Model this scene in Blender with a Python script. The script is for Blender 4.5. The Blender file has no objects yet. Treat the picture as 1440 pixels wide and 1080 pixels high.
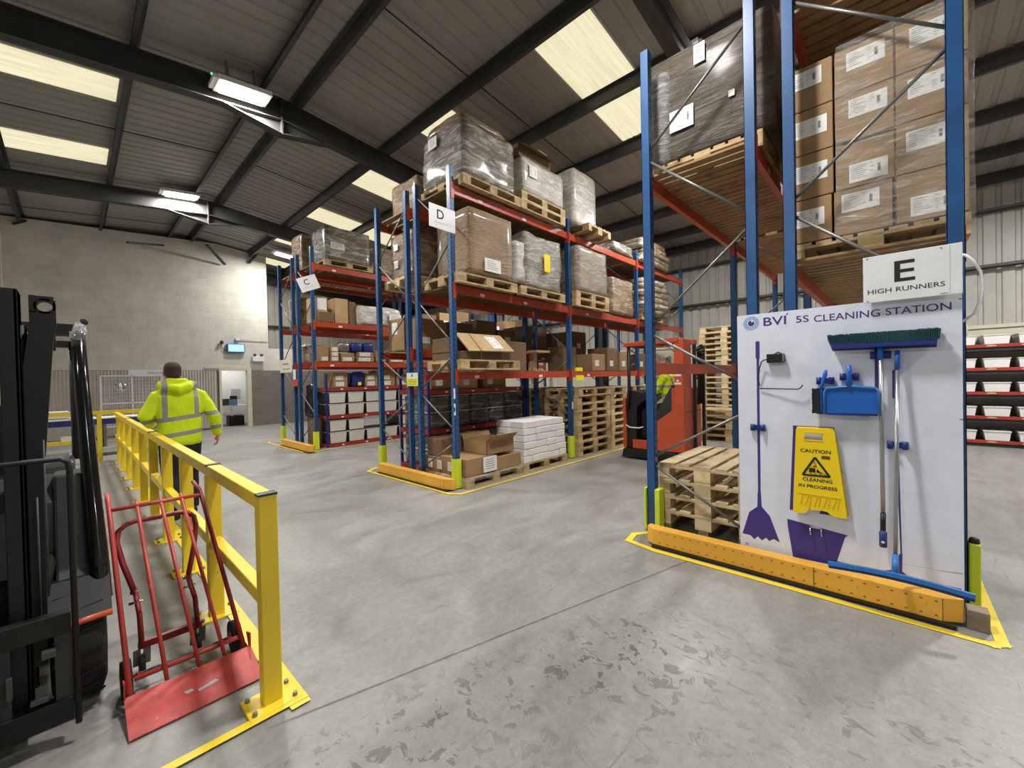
import bpy, math, random
from math import sin, cos, pi, radians, sqrt
from mathutils import Vector, Matrix
# ---------------------------------------------------------------- camera, world, exposure, lights
SC = bpy.context.scene
COL = SC.collection
EYE = 1.52
def make_camera():
    yaw, pitch, roll = radians(43.1509), radians(-0.7305), radians(-1.25)
    F = Vector((-sin(yaw)*cos(pitch), cos(yaw)*cos(pitch), sin(pitch)))
    r = Vector((cos(yaw), sin(yaw), 0)); u = r.cross(F)
    c, s = cos(roll), sin(roll)
    R = c*r + s*u; U = -s*r + c*u
    cam = bpy.data.cameras.new('camera'); cam.sensor_width = 36; cam.lens = 579.03/1440*36
    cam.clip_start = 0.02; cam.clip_end = 200
    o = bpy.data.objects.new('camera', cam); COL.objects.link(o)
    o.matrix_world = Matrix(((R.x, U.x, -F.x, 0), (R.y, U.y, -F.y, 0), (R.z, U.z, -F.z, EYE), (0, 0, 0, 1)))
    SC.camera = o
make_camera()
SC.view_settings.view_transform = 'Standard'
SC.view_settings.look = 'None'
SC.view_settings.gamma = 1
SC.view_settings.exposure = 0.36
SC.view_settings.use_curve_mapping = False
SC.cycles.max_bounces = 6
SC.cycles.diffuse_bounces = 4
SC.cycles.transparent_max_bounces = 12
SC.cycles.sample_clamp_indirect = 4
W = bpy.data.worlds.new('world'); SC.world = W; W.use_nodes = True
W.node_tree.nodes['Background'].inputs[0].default_value = (0.75, 0.8, 0.85, 1)
W.node_tree.nodes['Background'].inputs[1].default_value = 0.35
LAMP_POWER = 150
STRENGTH = [1.1, 1.3, 0.9, 1.25, 0.8, 0.4, 0.45, 0.75, 1.1, 1.3, 0.9, 1.3, 2.2, 0.8, 0.8]
LAMPS = [(-7.42, 1.93, 6.08), (-13.05, 1.97, 6.3), (-15.9, 5.3, 6.1), (-1.83, 1.93, 6.08), (3.75, 1.93, 6.08), (3.75, -4.5, 5.6),
         (-1.83, -4.5, 5.6), (-7.42, -4.5, 5.6), (-13.05, -4.5, 5.6), (-8.0, 8.8, 5.6), (-12.9, 8.8, 5.6), (-2.1, 6.3, 6.0), (2.2, 8.8, 5.5), (7.5, 4.5, 5.8), (-3.3, 9.3, 5.5)]  # last lamp is an added one, out of view, brightening the far pallet stack
def area_light(loc, rx, sx, sy, power, colr=(1.0, 0.98, 0.95)):
    l = bpy.data.lights.new('lamp_light', 'AREA'); l.shape = 'RECTANGLE'; l.size = sx; l.size_y = sy
    l.energy = power; l.color = colr
    o = bpy.data.objects.new('lamp_light', l); COL.objects.link(o); o.location = loc; o.rotation_euler = (rx, 0, 0)
    return o
for i, (x, y, z) in enumerate(LAMPS):
    area_light((x, y, z - 0.075), radians(6 if y < 2.55 else -6), 0.3, 0.6, LAMP_POWER*STRENGTH[i])

# ---------------------------------------------------------------- colours and materials
def lin(c):
    return tuple((v/12.92 if v <= 0.04045 else ((v+0.055)/1.055)**2.4) for v in (x/255 for x in c)) + (1,)
class NT:
    def __init__(s, name):
        s.m = bpy.data.materials.new(name); s.m.use_nodes = True; s.t = s.m.node_tree
        s.b = s.t.nodes['Principled BSDF']; s.tc = None
    def n(s, typ, **kw):
        n = s.t.nodes.new(typ)
        for k, v in kw.items():
            if k.startswith('i_'): n.inputs[k[2:].replace('_', ' ')].default_value = v
            else: setattr(n, k, v)
        return n
    def l(s, a, b): s.t.links.new(a, b)
    def coord(s, scale=(1, 1, 1), rot=(0, 0, 0), kind='Object', loc=(0, 0, 0)):
        if s.tc is None: s.tc = s.n('ShaderNodeTexCoord')
        mp = s.n('ShaderNodeMapping'); mp.inputs['Scale'].default_value = scale; mp.inputs['Rotation'].default_value = rot
        mp.inputs['Location'].default_value = loc
        s.l(s.tc.outputs[kind], mp.inputs[0]); return mp.outputs[0]
    def noise(s, vec, scale, detail=4, rough=0.55, dist=0.0):
        n = s.n('ShaderNodeTexNoise'); n.inputs['Scale'].default_value = scale; n.inputs['Detail'].default_value = detail
        n.inputs['Roughness'].default_value = rough; n.inputs['Distortion'].default_value = dist; s.l(vec, n.inputs['Vector']); return n.outputs[0]
    def ramp(s, fac, stops):
        r = s.n('ShaderNodeValToRGB'); e = r.color_ramp.elements
        while len(e) < len(stops): e.new(0.5)
        for k, (p, c) in enumerate(stops):
            e[k].position = p; e[k].color = c if len(c) == 4 else tuple(c) + (1,)
        s.l(fac, r.inputs[0]); return r.outputs[0]
    def mix(s, fac, a, b, mode='MIX'):
        m = s.n('ShaderNodeMix', data_type='RGBA', blend_type=mode)
        for k, v in ((0, fac), (6, a), (7, b)):
            if hasattr(v, 'is_output'): s.l(v, m.inputs[k])
            else: m.inputs[k].default_value = v
        return m.outputs[2]
    def math(s, op, a, b=0.0, c=None):
        m = s.n('ShaderNodeMath', operation=op)
        for k, v in enumerate((a, b) if c is None else (a, b, c)):
            if hasattr(v, 'is_output'): s.l(v, m.inputs[k])
            else: m.inputs[k].default_value = v
        return m.outputs[0]
    def sep(s, vec):
        x = s.n('ShaderNodeSeparateXYZ'); s.l(vec, x.inputs[0]); return x.outputs
    def bump(s, h, strength=0.3, dist=0.01):
        b = s.n('ShaderNodeBump'); b.inputs['Strength'].default_value = strength; b.inputs['Distance'].default_value = dist
        s.l(h, b.inputs['Height']); s.l(b.outputs[0], s.b.inputs['Normal'])
    def set(s, **kw):
        for k, v in kw.items():
            i = s.b.inputs[k.replace('_', ' ')]
            if hasattr(v, 'is_output'): s.l(v, i)
            else: i.default_value = v
        return s
def paint(name, c, rough=0.45, var=0.12, metal=0.0, scale=3.0, scratch=None, spec=0.5):
    t = NT(name); v = t.coord()
    n = t.noise(v, scale, 5); c0 = lin(c)
    d = tuple(x*(1-var) for x in c0[:3]) + (1,); l2 = tuple(min(1, x*(1+var)) for x in c0[:3]) + (1,)
    col = t.ramp(n, [(0.3, d), (0.7, l2)])
    if scratch:
        f = t.ramp(t.noise(t.coord((1, 1, 0.35)), 38, 6, 0.7), [(0.62, (0, 0, 0)), (0.68, (1, 1, 1))])
        g = t.ramp(t.noise(v, 2.1, 3), [(0.45, (0, 0, 0)), (0.7, (1, 1, 1))])
        col = t.mix(t.math('MULTIPLY', f, g), col, lin(scratch))
    t.set(Base_Color=col, Roughness=rough, Metallic=metal); t.b.inputs['Specular IOR Level'].default_value = spec
    return t.m
def plain(name, c, rough=0.5, metal=0.0):
    t = NT(name); n = t.noise(t.coord(), 8, 3); c0 = lin(c)
    t.set(Base_Color=t.ramp(n, [(0.2, tuple(x*0.94 for x in c0[:3])), (0.8, tuple(min(1, x*1.05) for x in c0[:3]))]), Roughness=rough, Metallic=metal)
    return t.m
def emit(name, c, st, var=0.0, scale=(1, 1, 1)):
    t = NT(name); t.set(Base_Color=(0.5, 0.5, 0.5, 1), Roughness=0.6)
    c0 = lin(c)
    if var:
        n = t.noise(t.coord(scale), 4, 4)
        t.set(Emission_Color=t.ramp(n, [(0.3, tuple(x*(1-var) for x in c0[:3])), (0.7, c0)]))
    else: t.set(Emission_Color=c0)
    t.b.inputs['Emission Strength'].default_value = st
    return t.m
def wood(name, c, dark, rough=0.75):
    t = NT(name); oi = t.n('ShaderNodeObjectInfo')
    add = t.n('ShaderNodeVectorMath', operation='ADD'); t.l(t.coord((1, 1, 1)), add.inputs[0])
    sc = t.math('MULTIPLY', oi.outputs['Random'], 37.0); t.l(sc, add.inputs[1])
    v = add.outputs[0]
    g = t.noise(v, 5, 5, 0.6, 0.6); f = t.noise(v, 46, 4, 0.7)
    col = t.ramp(g, [(0.25, lin(dark)), (0.5, lin(c)), (0.8, tuple(min(1, x*1.2) for x in lin(c)[:3]))])
    col = t.mix(t.math('MULTIPLY', f, 0.35), col, lin(dark))
    hs = t.n('ShaderNodeHueSaturation'); t.l(col, hs.inputs['Color'])
    t.l(t.math('MULTIPLY_ADD', oi.outputs['Random'], 0.45, 0.72), hs.inputs['Value'])
    t.set(Base_Color=hs.outputs[0], Roughness=rough); t.bump(f, 0.3, 0.003)
    return t.m
def card(name, c, rough=0.8):
    t = NT(name); oi = t.n('ShaderNodeObjectInfo')
    add = t.n('ShaderNodeVectorMath', operation='ADD'); t.l(t.coord(), add.inputs[0]); t.l(t.math('MULTIPLY', oi.outputs['Random'], 19.0), add.inputs[1])
    n = t.noise(add.outputs[0], 3.5, 5); f = t.noise(t.coord((1, 1, 9)), 30, 3)
    c0 = lin(c)
    col = t.ramp(n, [(0.3, tuple(x*0.82 for x in c0[:3])), (0.7, tuple(min(1, x*1.08) for x in c0[:3]))])
    col = t.mix(t.math('MULTIPLY', f, 0.15), col, tuple(x*0.5 for x in c0[:3]) + (1,))
    t.set(Base_Color=col, Roughness=rough)
    return t.m
def wrapm(name, core, film=(205, 203, 196), amount=0.5, rough=0.24, blocks=None, coat=0.6):
    """goods seen through tight stretch film: core colour below, pale film folds with painted sheen, glossy bumpy skin"""
    t = NT(name); s1 = t.noise(t.coord((1, 1, 4.5), rot=(0.35, 0.25, 0)), 2.6, 6, 0.6, 1.2)
    s2 = t.noise(t.coord((1.2, 1.2, 9), rot=(-0.2, 0.15, 0)), 7, 5, 0.65, 0.8)
    c0 = lin(core)
    base = t.ramp(t.noise(t.coord(), 2.2, 4), [(0.3, tuple(x*0.7 for x in c0[:3])), (0.7, tuple(min(1, x*1.15) for x in c0[:3]))])
    if blocks:
        br = t.n('ShaderNodeTexBrick'); br.offset = 0.5
        sx = t.sep(t.coord()); cb = t.n('ShaderNodeCombineXYZ'); t.l(t.math('ADD', sx[0], sx[1]), cb.inputs[0]); t.l(sx[2], cb.inputs[1])
        t.l(cb.outputs[0], br.inputs['Vector']); br.inputs['Scale'].default_value = 1.0
        br.inputs['Brick Width'].default_value = blocks[0]; br.inputs['Row Height'].default_value = blocks[1]; br.inputs['Mortar Size'].default_value = 0.008
        base = t.mix(t.math('MULTIPLY', br.outputs['Fac'], 0.35), base, tuple(x*0.25 for x in c0[:3]) + (1,))
    k = t.ramp(t.math('MULTIPLY', s1, t.math('ADD', s2, 0.5)), [(0.46, (0, 0, 0)), (0.64, (1, 1, 1))])  # pale streaks: film folds plus highlights painted into the colour
    t.set(Base_Color=t.mix(t.math('MULTIPLY', k, amount), base, lin(film)), Roughness=rough)
    t.b.inputs['Coat Weight'].default_value = coat; t.b.inputs['Coat Roughness'].default_value = 0.12
    t.bump(t.math('ADD', s1, t.math('MULTIPLY', s2, 0.6)), 0.9, 0.03)
    return t.m
def filmm(name, op=0.14, tint=(225, 225, 220)):
    t = NT(name); s1 = t.noise(t.coord((1, 1, 5), rot=(0.3, 0.2, 0)), 5, 6, 0.65, 1.0)
    out = t.t.nodes['Material Output']; tr = t.n('ShaderNodeBsdfTransparent'); mx = t.n('ShaderNodeMixShader')
    tr.inputs[0].default_value = (0.96, 0.96, 0.95, 1)
    f = t.ramp(s1, [(0.45, (op*0.35,)*3), (0.64, (op,)*3), (0.75, (min(1, op*3.2),)*3)])
    t.l(f, mx.inputs[0]); t.l(tr.outputs[0], mx.inputs[1]); t.l(t.b.outputs[0], mx.inputs[2]); t.l(mx.outputs[0], out.inputs[0])
    t.set(Base_Color=lin(tint), Roughness=0.15); t.bump(s1, 1.0, 0.03)
    return t.m

M = {}
M['blue'] = paint('rack_blue_paint', (34, 80, 132), 0.35, 0.18, scratch=(120, 140, 170))
M['dkblue'] = paint('dark_blue_paint', (32, 46, 120), 0.4)
M['slot'] = plain('slot_dark', (14, 22, 45), 0.8)
M['slotl'] = plain('slot_light', (150, 165, 185), 0.5, 0.4)
M['red'] = paint('beam_red_paint', (178, 70, 46), 0.38, 0.15, scratch=(205, 150, 125))
M['dred'] = paint('shelf_red_paint', (158, 52, 42), 0.45, 0.12)
M['galv'] = paint('galvanised_steel', (126, 126, 124), 0.42, 0.15, metal=0.6)
M['steel'] = paint('dark_steel_paint', (50, 49, 48), 0.55, 0.2)
M['steell'] = paint('purlin_steel', (58, 58, 56), 0.5, 0.2)
M['yel'] = paint('guard_yellow_paint', (236, 206, 48), 0.38, 0.08, scratch=(150, 120, 40))
M['ylim'] = paint('post_guard_lime', (205, 222, 45), 0.5, 0.08)
M['ochre'] = paint('barrier_ochre_paint', (228, 170, 62), 0.45, 0.1, scratch=(110, 80, 40))
M['black'] = paint('black_plastic', (22, 22, 22), 0.45, 0.2)
M['blackm'] = paint('black_mast_paint', (16, 15, 14), 0.55, 0.2)
M['rub'] = paint('tyre_rubber', (24, 22, 20), 0.85, 0.2)
M['dgrey'] = paint('dark_grey_panel', (46, 49, 50), 0.45, 0.15)
M['mgrey'] = paint('grey_panel', (66, 68, 68), 0.5, 0.15)
M['orange'] = paint('truck_orange', (200, 84, 50), 0.38, 0.08, scratch=(120, 60, 40))
M['trolley'] = paint('trolley_red_paint', (188, 70, 66), 0.42, 0.15, scratch=(214, 160, 150))
M['trolleyd'] = paint('trolley_dark_red_paint', (136, 34, 36), 0.4, 0.15)
M['white'] = plain('white_board', (224, 229, 244), 0.42)
M['signw'] = plain('sign_white', (232, 233, 236), 0.4)
M['paper'] = plain('paper_white', (232, 231, 228), 0.7)
M['crate'] = plain('crate_paper', (220, 216, 208), 0.75)
M['ink'] = plain('ink_dark', (26, 26, 30), 0.7)
M['inkg'] = plain('ink_grey', (120, 120, 125), 0.8)
M['inkl'] = plain('ink_light_grey', (178, 178, 182), 0.8)
M['purple'] = plain('printed_purple', (64, 52, 128), 0.5)
M['sky'] = plain('printed_sky_blue', (130, 170, 220), 0.5)
M['tblue'] = plain('tool_blue_plastic', (28, 98, 186), 0.35)
M['tdblue'] = plain('clip_dark_blue', (30, 52, 122), 0.4)
M['tlblue'] = plain('squeegee_blue', (50, 120, 190), 0.35)
M['bristle'] = plain('green_bristle', (34, 80, 84), 0.85)
M['blackb'] = plain('black_bristle', (28, 30, 28), 0.9)
M['alu'] = plain('brushed_aluminium', (176, 178, 180), 0.3, 0.85)
M['chrome'] = plain('chrome', (210, 212, 214), 0.15, 1.0)
M['cyel'] = paint('caution_yellow', (248, 214, 24), 0.35, 0.04)
M['cyeld'] = plain('caution_yellow_emboss', (222, 186, 20), 0.4)
M['brown'] = plain('dark_brown_print', (110, 60, 30), 0.6)
M['wood'] = wood('pallet_wood', (196, 170, 126), (126, 98, 64))
M['woodp'] = wood('pale_pallet_wood', (220, 200, 158), (164, 136, 96))
M['woodd'] = wood('dark_deck_wood', (134, 106, 70), (78, 60, 38))
M['card'] = card('cardboard', (160, 128, 90))
M['cardl'] = card('light_cardboard', (196, 164, 120))
M['cardd'] = card('dark_cardboard', (120, 96, 68))
M['tape'] = plain('packing_tape', (150, 112, 70), 0.3)
M['wgrey'] = wrapm('wrapped_grey', (122, 114, 101), (214, 211, 203), 0.72, 0.2)
M['wbrown'] = wrapm('wrapped_brown', (136, 110, 78), amount=0.4)
M['wcard'] = wrapm('film_over_plain_card', (150, 120, 84), amount=0.12, rough=0.4)
M['wdark'] = wrapm('wrapped_dark', (84, 74, 62), (128, 121, 111), 0.45, 0.42, blocks=(0.36, 0.2), coat=0.05)
M['wwhite'] = wrapm('wrapped_white', (196, 192, 182), (235, 234, 228), 0.8)
M['wcol'] = wrapm('wrapped_crate_dark', (84, 84, 82), (180, 180, 176), 0.6, 0.3)
M['film'] = filmm('stretch_film', 0.34)
M['filmh'] = filmm('stretch_film_heavy', 0.3)
M['clear'] = filmm('clear_plastic', 0.4, (235, 238, 238))
M['hivis'] = paint('hi_vis_fabric', (206, 230, 40), 0.8, 0.08, scale=6)
M['refl'] = plain('reflective_tape', (165, 165, 160), 0.5)
M['skin'] = plain('skin', (205, 140, 112), 0.55)
M['hair'] = plain('hair_dark', (58, 42, 34), 0.8)
M['hairg'] = plain('hair_grey', (150, 140, 130), 0.8)
M['trou'] = plain('trousers_black', (24, 23, 24), 0.85)
M['lens'] = emit('lamp_lens', (255, 246, 226), 12)
M['exit'] = emit('lit_sign_cyan', (95, 190, 230), 0.95)
M['exitw'] = emit('lit_sign_white', (130, 220, 248), 1.1)
M['rooflight'] = emit('rooflight_sheet', (238, 230, 190), 0.82, 0.34, (9, 0.3, 1))
M['green'] = emit('green_led', (40, 220, 110), 3)
M['bag'] = paint('black_bag', (20, 21, 23), 0.3, 0.3)
M['lime'] = plain('lime_yellow_tag', (240, 240, 30), 0.5)
M['gloss'] = plain('glossy_black', (20, 21, 22), 0.12)
M['woodlit'] = wood('mid_deck_wood', (176, 142, 98), (112, 84, 54))  # deck wood lightened to stand in for light bounced off the floor
M['woodg'] = wood('weathered_grey_wood', (138, 124, 108), (86, 76, 64))
M['toe'] = paint('worn_toe_plate', (184, 72, 68), 0.45, 0.28, scale=14, scratch=(226, 190, 182))
# ---------------------------------------------------------------- mesh helpers
FIT = [False]
def fitp(p):
    """the cleaning board is a four-foot sheet standing right behind the long barrier"""
    return (p[0]*.9517, 3.645+(p[1]-3.832), .138+(p[2]-.068)*.9517) if FIT[0] else tuple(p)
class MB:
    def __init__(s): s.v = []; s.f = []; s.mi = []; s.sm = []
    def add(s, vs, fs, m=0, sm=False):
        o = len(s.v); s.v += [tuple(p) for p in vs]; s.f += [tuple(i+o for i in f) for f in fs]; s.mi += [m]*len(fs); s.sm += [sm]*len(fs); return s
    def box(s, x0, x1, y0, y1, z0, z1, m=0):
        return s.add([(x0, y0, z0), (x1, y0, z0), (x1, y1, z0), (x0, y1, z0), (x0, y0, z1), (x1, y0, z1), (x1, y1, z1), (x0, y1, z1)],
                     [(0, 3, 2, 1), (4, 5, 6, 7), (0, 1, 5, 4), (1, 2, 6, 5), (2, 3, 7, 6), (3, 0, 4, 7)], m)
    def obox(s, p, q, w, h, up=(0, 0, 1), m=0):
        """bar of section w x h from p to q"""
        p = Vector(p); q = Vector(q); d = (q-p).normalized(); a = d.cross(Vector(up))
        if a.length < 1e-5: a = d.cross(Vector((1, 0, 0)))
        a.normalize(); b = a.cross(d)
        c = [a*sx*w/2 + b*sy*h/2 for sx, sy in ((-1, -1), (1, -1), (1, 1), (-1, 1))]
        return s.add([p+k for k in c] + [q+k for k in c], [(3, 2, 1, 0), (4, 5, 6, 7), (0, 1, 5, 4), (1, 2, 6, 5), (2, 3, 7, 6), (3, 0, 4, 7)], m)
    def tube(s, pts, r, n=8, m=0, cap=True):
        pts = [Vector(p) for p in pts]; rs = r if isinstance(r, (list, tuple)) else [r]*len(pts)
        rings = []; pa = None
        for i, p in enumerate(pts):
            d = (pts[min(i+1, len(pts)-1)] - pts[max(i-1, 0)]).normalized()
            if pa is None:
                a = d.cross(Vector((0, 0, 1)))
                if a.length < 1e-3: a = d.cross(Vector((1, 0, 0)))
            else: a = pa - d*pa.dot(d)
            a.normalize(); pa = a; b = d.cross(a)
            rings.append([p + (a*cos(2*pi*k/n) + b*sin(2*pi*k/n))*rs[i] for k in range(n)])
        return s.loft(rings, cap, m)
    def loft(s, rings, cap=True, m=0, sm=True):
        n = len(rings[0]); vs = [p for r in rings for p in r]; fs = []
        for i in range(len(rings)-1):
            for k in range(n):
                a, b = i*n+k, i*n+(k+1) % n; fs.append((a, b, b+n, a+n))
        s.add(vs, fs, m, sm)
        if cap:
            o = len(s.v)-len(vs)
            s.f += [tuple(o+k for k in reversed(range(n))), tuple(o+len(vs)-n+k for k in range(n))]; s.mi += [m, m]; s.sm += [False, False]
        return s
    def prism(s, pts, axis, a, b, m=0):
        """polygon pts in the plane across axis, pushed from a to b"""
        def P(p, t): return {'x': (t, p[0], p[1]), 'y': (p[0], t, p[1]), 'z': (p[0], p[1], t)}[axis]
        n = len(pts); fs = [tuple(range(n)), tuple(2*n-1-k for k in range(n))]
        fs += [(k, k+n, (k+1) % n+n, (k+1) % n) for k in range(n)]
        return s.add([P(p, a) for p in pts]+[P(p, b) for p in pts], fs, m)
    def cyl(s, p, q, r, n=16, m=0): return s.tube([p, q], r, n, m)
    def quad(s, a, b, c, d, m=0): return s.add([a, b, c, d], [(0, 1, 2, 3)], m)
    def mesh(s, name, mats):
        me = bpy.data.meshes.new(name); me.from_pydata(s.v, [], s.f)
        for x in mats: me.materials.append(M[x] if isinstance(x, str) else x)
        me.polygons.foreach_set('material_index', s.mi); me.polygons.foreach_set('use_smooth', s.sm); me.update(); return me
    def build(s, name, mats, parent=None, bevel=0, label=None, smooth=False):
        """link as ONE object; vertices are in world space when parent is placed, in its own space when it stands at the origin"""
        if FIT[0]: s.v = [fitp(q) for q in s.v]
        if isinstance(mats, str) or not isinstance(mats, (list, tuple)): mats = [mats]
        if parent is not None:
            ml = Matrix.Identity(4); p = parent
            while p is not None: ml = Matrix.LocRotScale(p.location, p.rotation_euler, None) @ ml; p = p.parent
            mi = ml.inverted(); s.v = [tuple(mi @ Vector(q)) for q in s.v]
        else:
            xs = [q[0] for q in s.v]; ys = [q[1] for q in s.v]; zs = [q[2] for q in s.v]
            c = ((min(xs)+max(xs))/2, (min(ys)+max(ys))/2, min(zs)); s.v = [(q[0]-c[0], q[1]-c[1], q[2]-c[2]) for q in s.v]
        o = bpy.data.objects.new(name, s.mesh(name, mats)); COL.objects.link(o)
        if parent is not None: o.parent = parent
        else: o.location = c
        if smooth: o.data.polygons.foreach_set('use_smooth', [True]*len(o.data.polygons))
        if bevel:
            b = o.modifiers.new('bevel', 'BEVEL'); b.width = bevel; b.segments = 2; b.limit_method = 'ANGLE'
        if label: o['label'] = label
        return o
def thing(name, label, cat, loc=(0, 0, 0), rz=0, group=None):
    o = bpy.data.objects.new(name, None); COL.objects.link(o); o.empty_display_size = 0.1
    o.location = fitp(loc); o.rotation_euler = (0, 0, rz); return tag(o, label, cat, group)
def tag(o, label, cat, group=None, kind=None):
    o['label'] = label; o['category'] = cat
    if group: o['group'] = group
    if kind: o['kind'] = kind
    return o
def struct(o, label=None):
    o['kind'] = 'structure'
    if label: o['label'] = label; o['category'] = o.name.split('_')[0].split('.')[0]
    return o
def dup(root, loc, rz=0, label=None, group=None):
    r = root.copy(); COL.objects.link(r); r.location = loc; r.rotation_euler = (0, 0, rz)
    if label: r['label'] = label
    if group: r['group'] = group
    for ch in list(root.children):
        c = ch.copy(); COL.objects.link(c); c.parent = r
        for g in list(ch.children):
            d = g.copy(); COL.objects.link(d); d.parent = c
    return r
ORD = ['bottom', 'second', 'third', 'fourth', 'fifth', 'sixth', 'seventh', 'eighth', 'ninth', 'tenth', 'eleventh', 'twelfth', 'thirteenth',
       'fourteenth', 'fifteenth', 'sixteenth', 'seventeenth', 'eighteenth', 'nineteenth', 'twentieth']
def rank(i, n, end='bottom', top='topmost'):
    return end if i == 0 else (top if i == n-1 else ORD[i] + ' from the ' + end)
def text(s, size, o, u, v, mb, m=0, depth=0.0015, bold=0.0, width=None, align='LEFT', shear=0):
    """lettering laid on the plane through o spanned by u (reading direction) and v (up)"""
    c = bpy.data.curves.new('t', 'FONT'); c.body = s; c.size = 1; c.offset = bold; c.resolution_u = 3; c.align_x = 'LEFT'; c.shear = shear
    ob = bpy.data.objects.new('t', c); COL.objects.link(ob); bpy.context.view_layer.update()
    me = bpy.data.meshes.new_from_object(ob.evaluated_get(bpy.context.evaluated_depsgraph_get()))
    bpy.data.objects.remove(ob)
    vs = [q.co.copy() for q in me.vertices]; x0 = min(q.x for q in vs); x1 = max(q.x for q in vs); y0 = min(q.y for q in vs); y1 = max(q.y for q in vs)
    sy = size/(y1-y0); sx = (width/(x1-x0)) if width else sy
    o = Vector(o); u = Vector(u); v = Vector(v); nrm = u.cross(v)
    if align == 'CENTER': o = o - u*(x1-x0)*sx/2
    mb.add([o + u*((q.x-x0)*sx) + v*((q.y-y0)*sy) + nrm*depth for q in vs], [tuple(p.vertices) for p in me.polygons], m)
    bpy.data.meshes.remove(me)
def sheet(parent, o, u, v, w, h, seed=0, name='label', thick=0.002, style='ship', label=None, mat='paper'):
    """printed sheet on the plane o,u,v ; u x v points outward"""
    R = random.Random(seed); o = Vector(o); u = Vector(u).normalized(); v = Vector(v).normalized(); n = u.cross(v); mb = MB()
    c = [o, o+u*w, o+u*w+v*h, o+v*h]
    mb.add(c + [p+n*thick for p in c], [(3, 2, 1, 0), (4, 5, 6, 7), (0, 1, 5, 4), (1, 2, 6, 5), (2, 3, 7, 6), (3, 0, 4, 7)], 0)
    def q(a, b, cc, d, m):
        z = n*(thick+0.0008); mb.quad(o+u*a*w+v*b*h+z, o+u*cc*w+v*b*h+z, o+u*cc*w+v*d*h+z, o+u*a*w+v*d*h+z, m)
    if style == 'ship':
        for k in range(7):
            b = 0.86-k*0.11; q(0.06, b, 0.06+R.uniform(0.15, 0.42), b+0.022, 2)
            if R.random() < 0.7: q(0.55, b, 0.55+R.uniform(0.05, 0.13), b+0.022, 2)
        for k in range(9): q(0.74, 0.32+k*0.045, 0.82, 0.32+k*0.045+R.uniform(0.012, 0.034), 1)
    elif style == 'lines':
        for k in range(5):
            b = 0.8-k*0.15; q(0.15, b, R.uniform(0.5, 0.88), b+0.04, 2)
    return mb.build(name, [mat, 'ink', 'inkg'], parent, label=label)
def rbox(mb, x0, x1, y0, y1, z0, z1, n=(8, 8, 8), amp=0.02, r=0.05, seed=0, m=0, taper=0.0, lean=(0, 0)):
    """rounded lumpy block"""
    from mathutils import noise as N
    nx, ny, nz = n; idx = {}; vs = []; fs = []
    def vert(i, j, k):
        key = (i, j, k)
        if key in idx: return idx[key]
        p = Vector((x0+(x1-x0)*i/nx, y0+(y1-y0)*j/ny, z0+(z1-z0)*k/nz))
        c = Vector(((x0+x1)/2, (y0+y1)/2, (z0+z1)/2)); hx = Vector(((x1-x0)/2, (y1-y0)/2, (z1-z0)/2))
        d = p-c; inn = Vector(tuple(max(-(h-r), min(h-r, a)) for a, h in zip(d, hx))); e = d-inn
        if e.length > 1e-6: e = e.normalized()*r
        d = inn+e; t = k/nz
        d.x *= 1-taper*t; d.y *= 1-taper*t; d.x += lean[0]*t; d.y += lean[1]*t
        nn = d.normalized(); s = Vector((seed*3.1, seed*1.7, 0))
        d = d + nn*(N.noise(p*2.2+s)*amp + N.noise(Vector((p.x*5, p.y*5, p.z*14))+s)*amp*0.45)
        if k == 0: d.z = -hx.z
        idx[key] = len(vs); vs.append(c+d); return idx[key]
    for i in range(nx):
        for j in range(ny):
            fs.append((vert(i, j, 0), vert(i, j+1, 0), vert(i+1, j+1, 0), vert(i+1, j, 0))); fs.append((vert(i, j, nz), vert(i+1, j, nz), vert(i+1, j+1, nz), vert(i, j+1, nz)))
    for i in range(nx):
        for k in range(nz):
            fs.append((vert(i, 0, k), vert(i+1, 0, k), vert(i+1, 0, k+1), vert(i, 0, k+1))); fs.append((vert(i, ny, k), vert(i, ny, k+1), vert(i+1, ny, k+1), vert(i+1, ny, k)))
    for j in range(ny):
        for k in range(nz):
            fs.append((vert(0, j, k), vert(0, j, k+1), vert(0, j+1, k+1), vert(0, j+1, k))); fs.append((vert(nx, j, k), vert(nx, j+1, k), vert(nx, j+1, k+1), vert(nx, j, k+1)))
    mb.add(vs, fs, m, True); return mb
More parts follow.
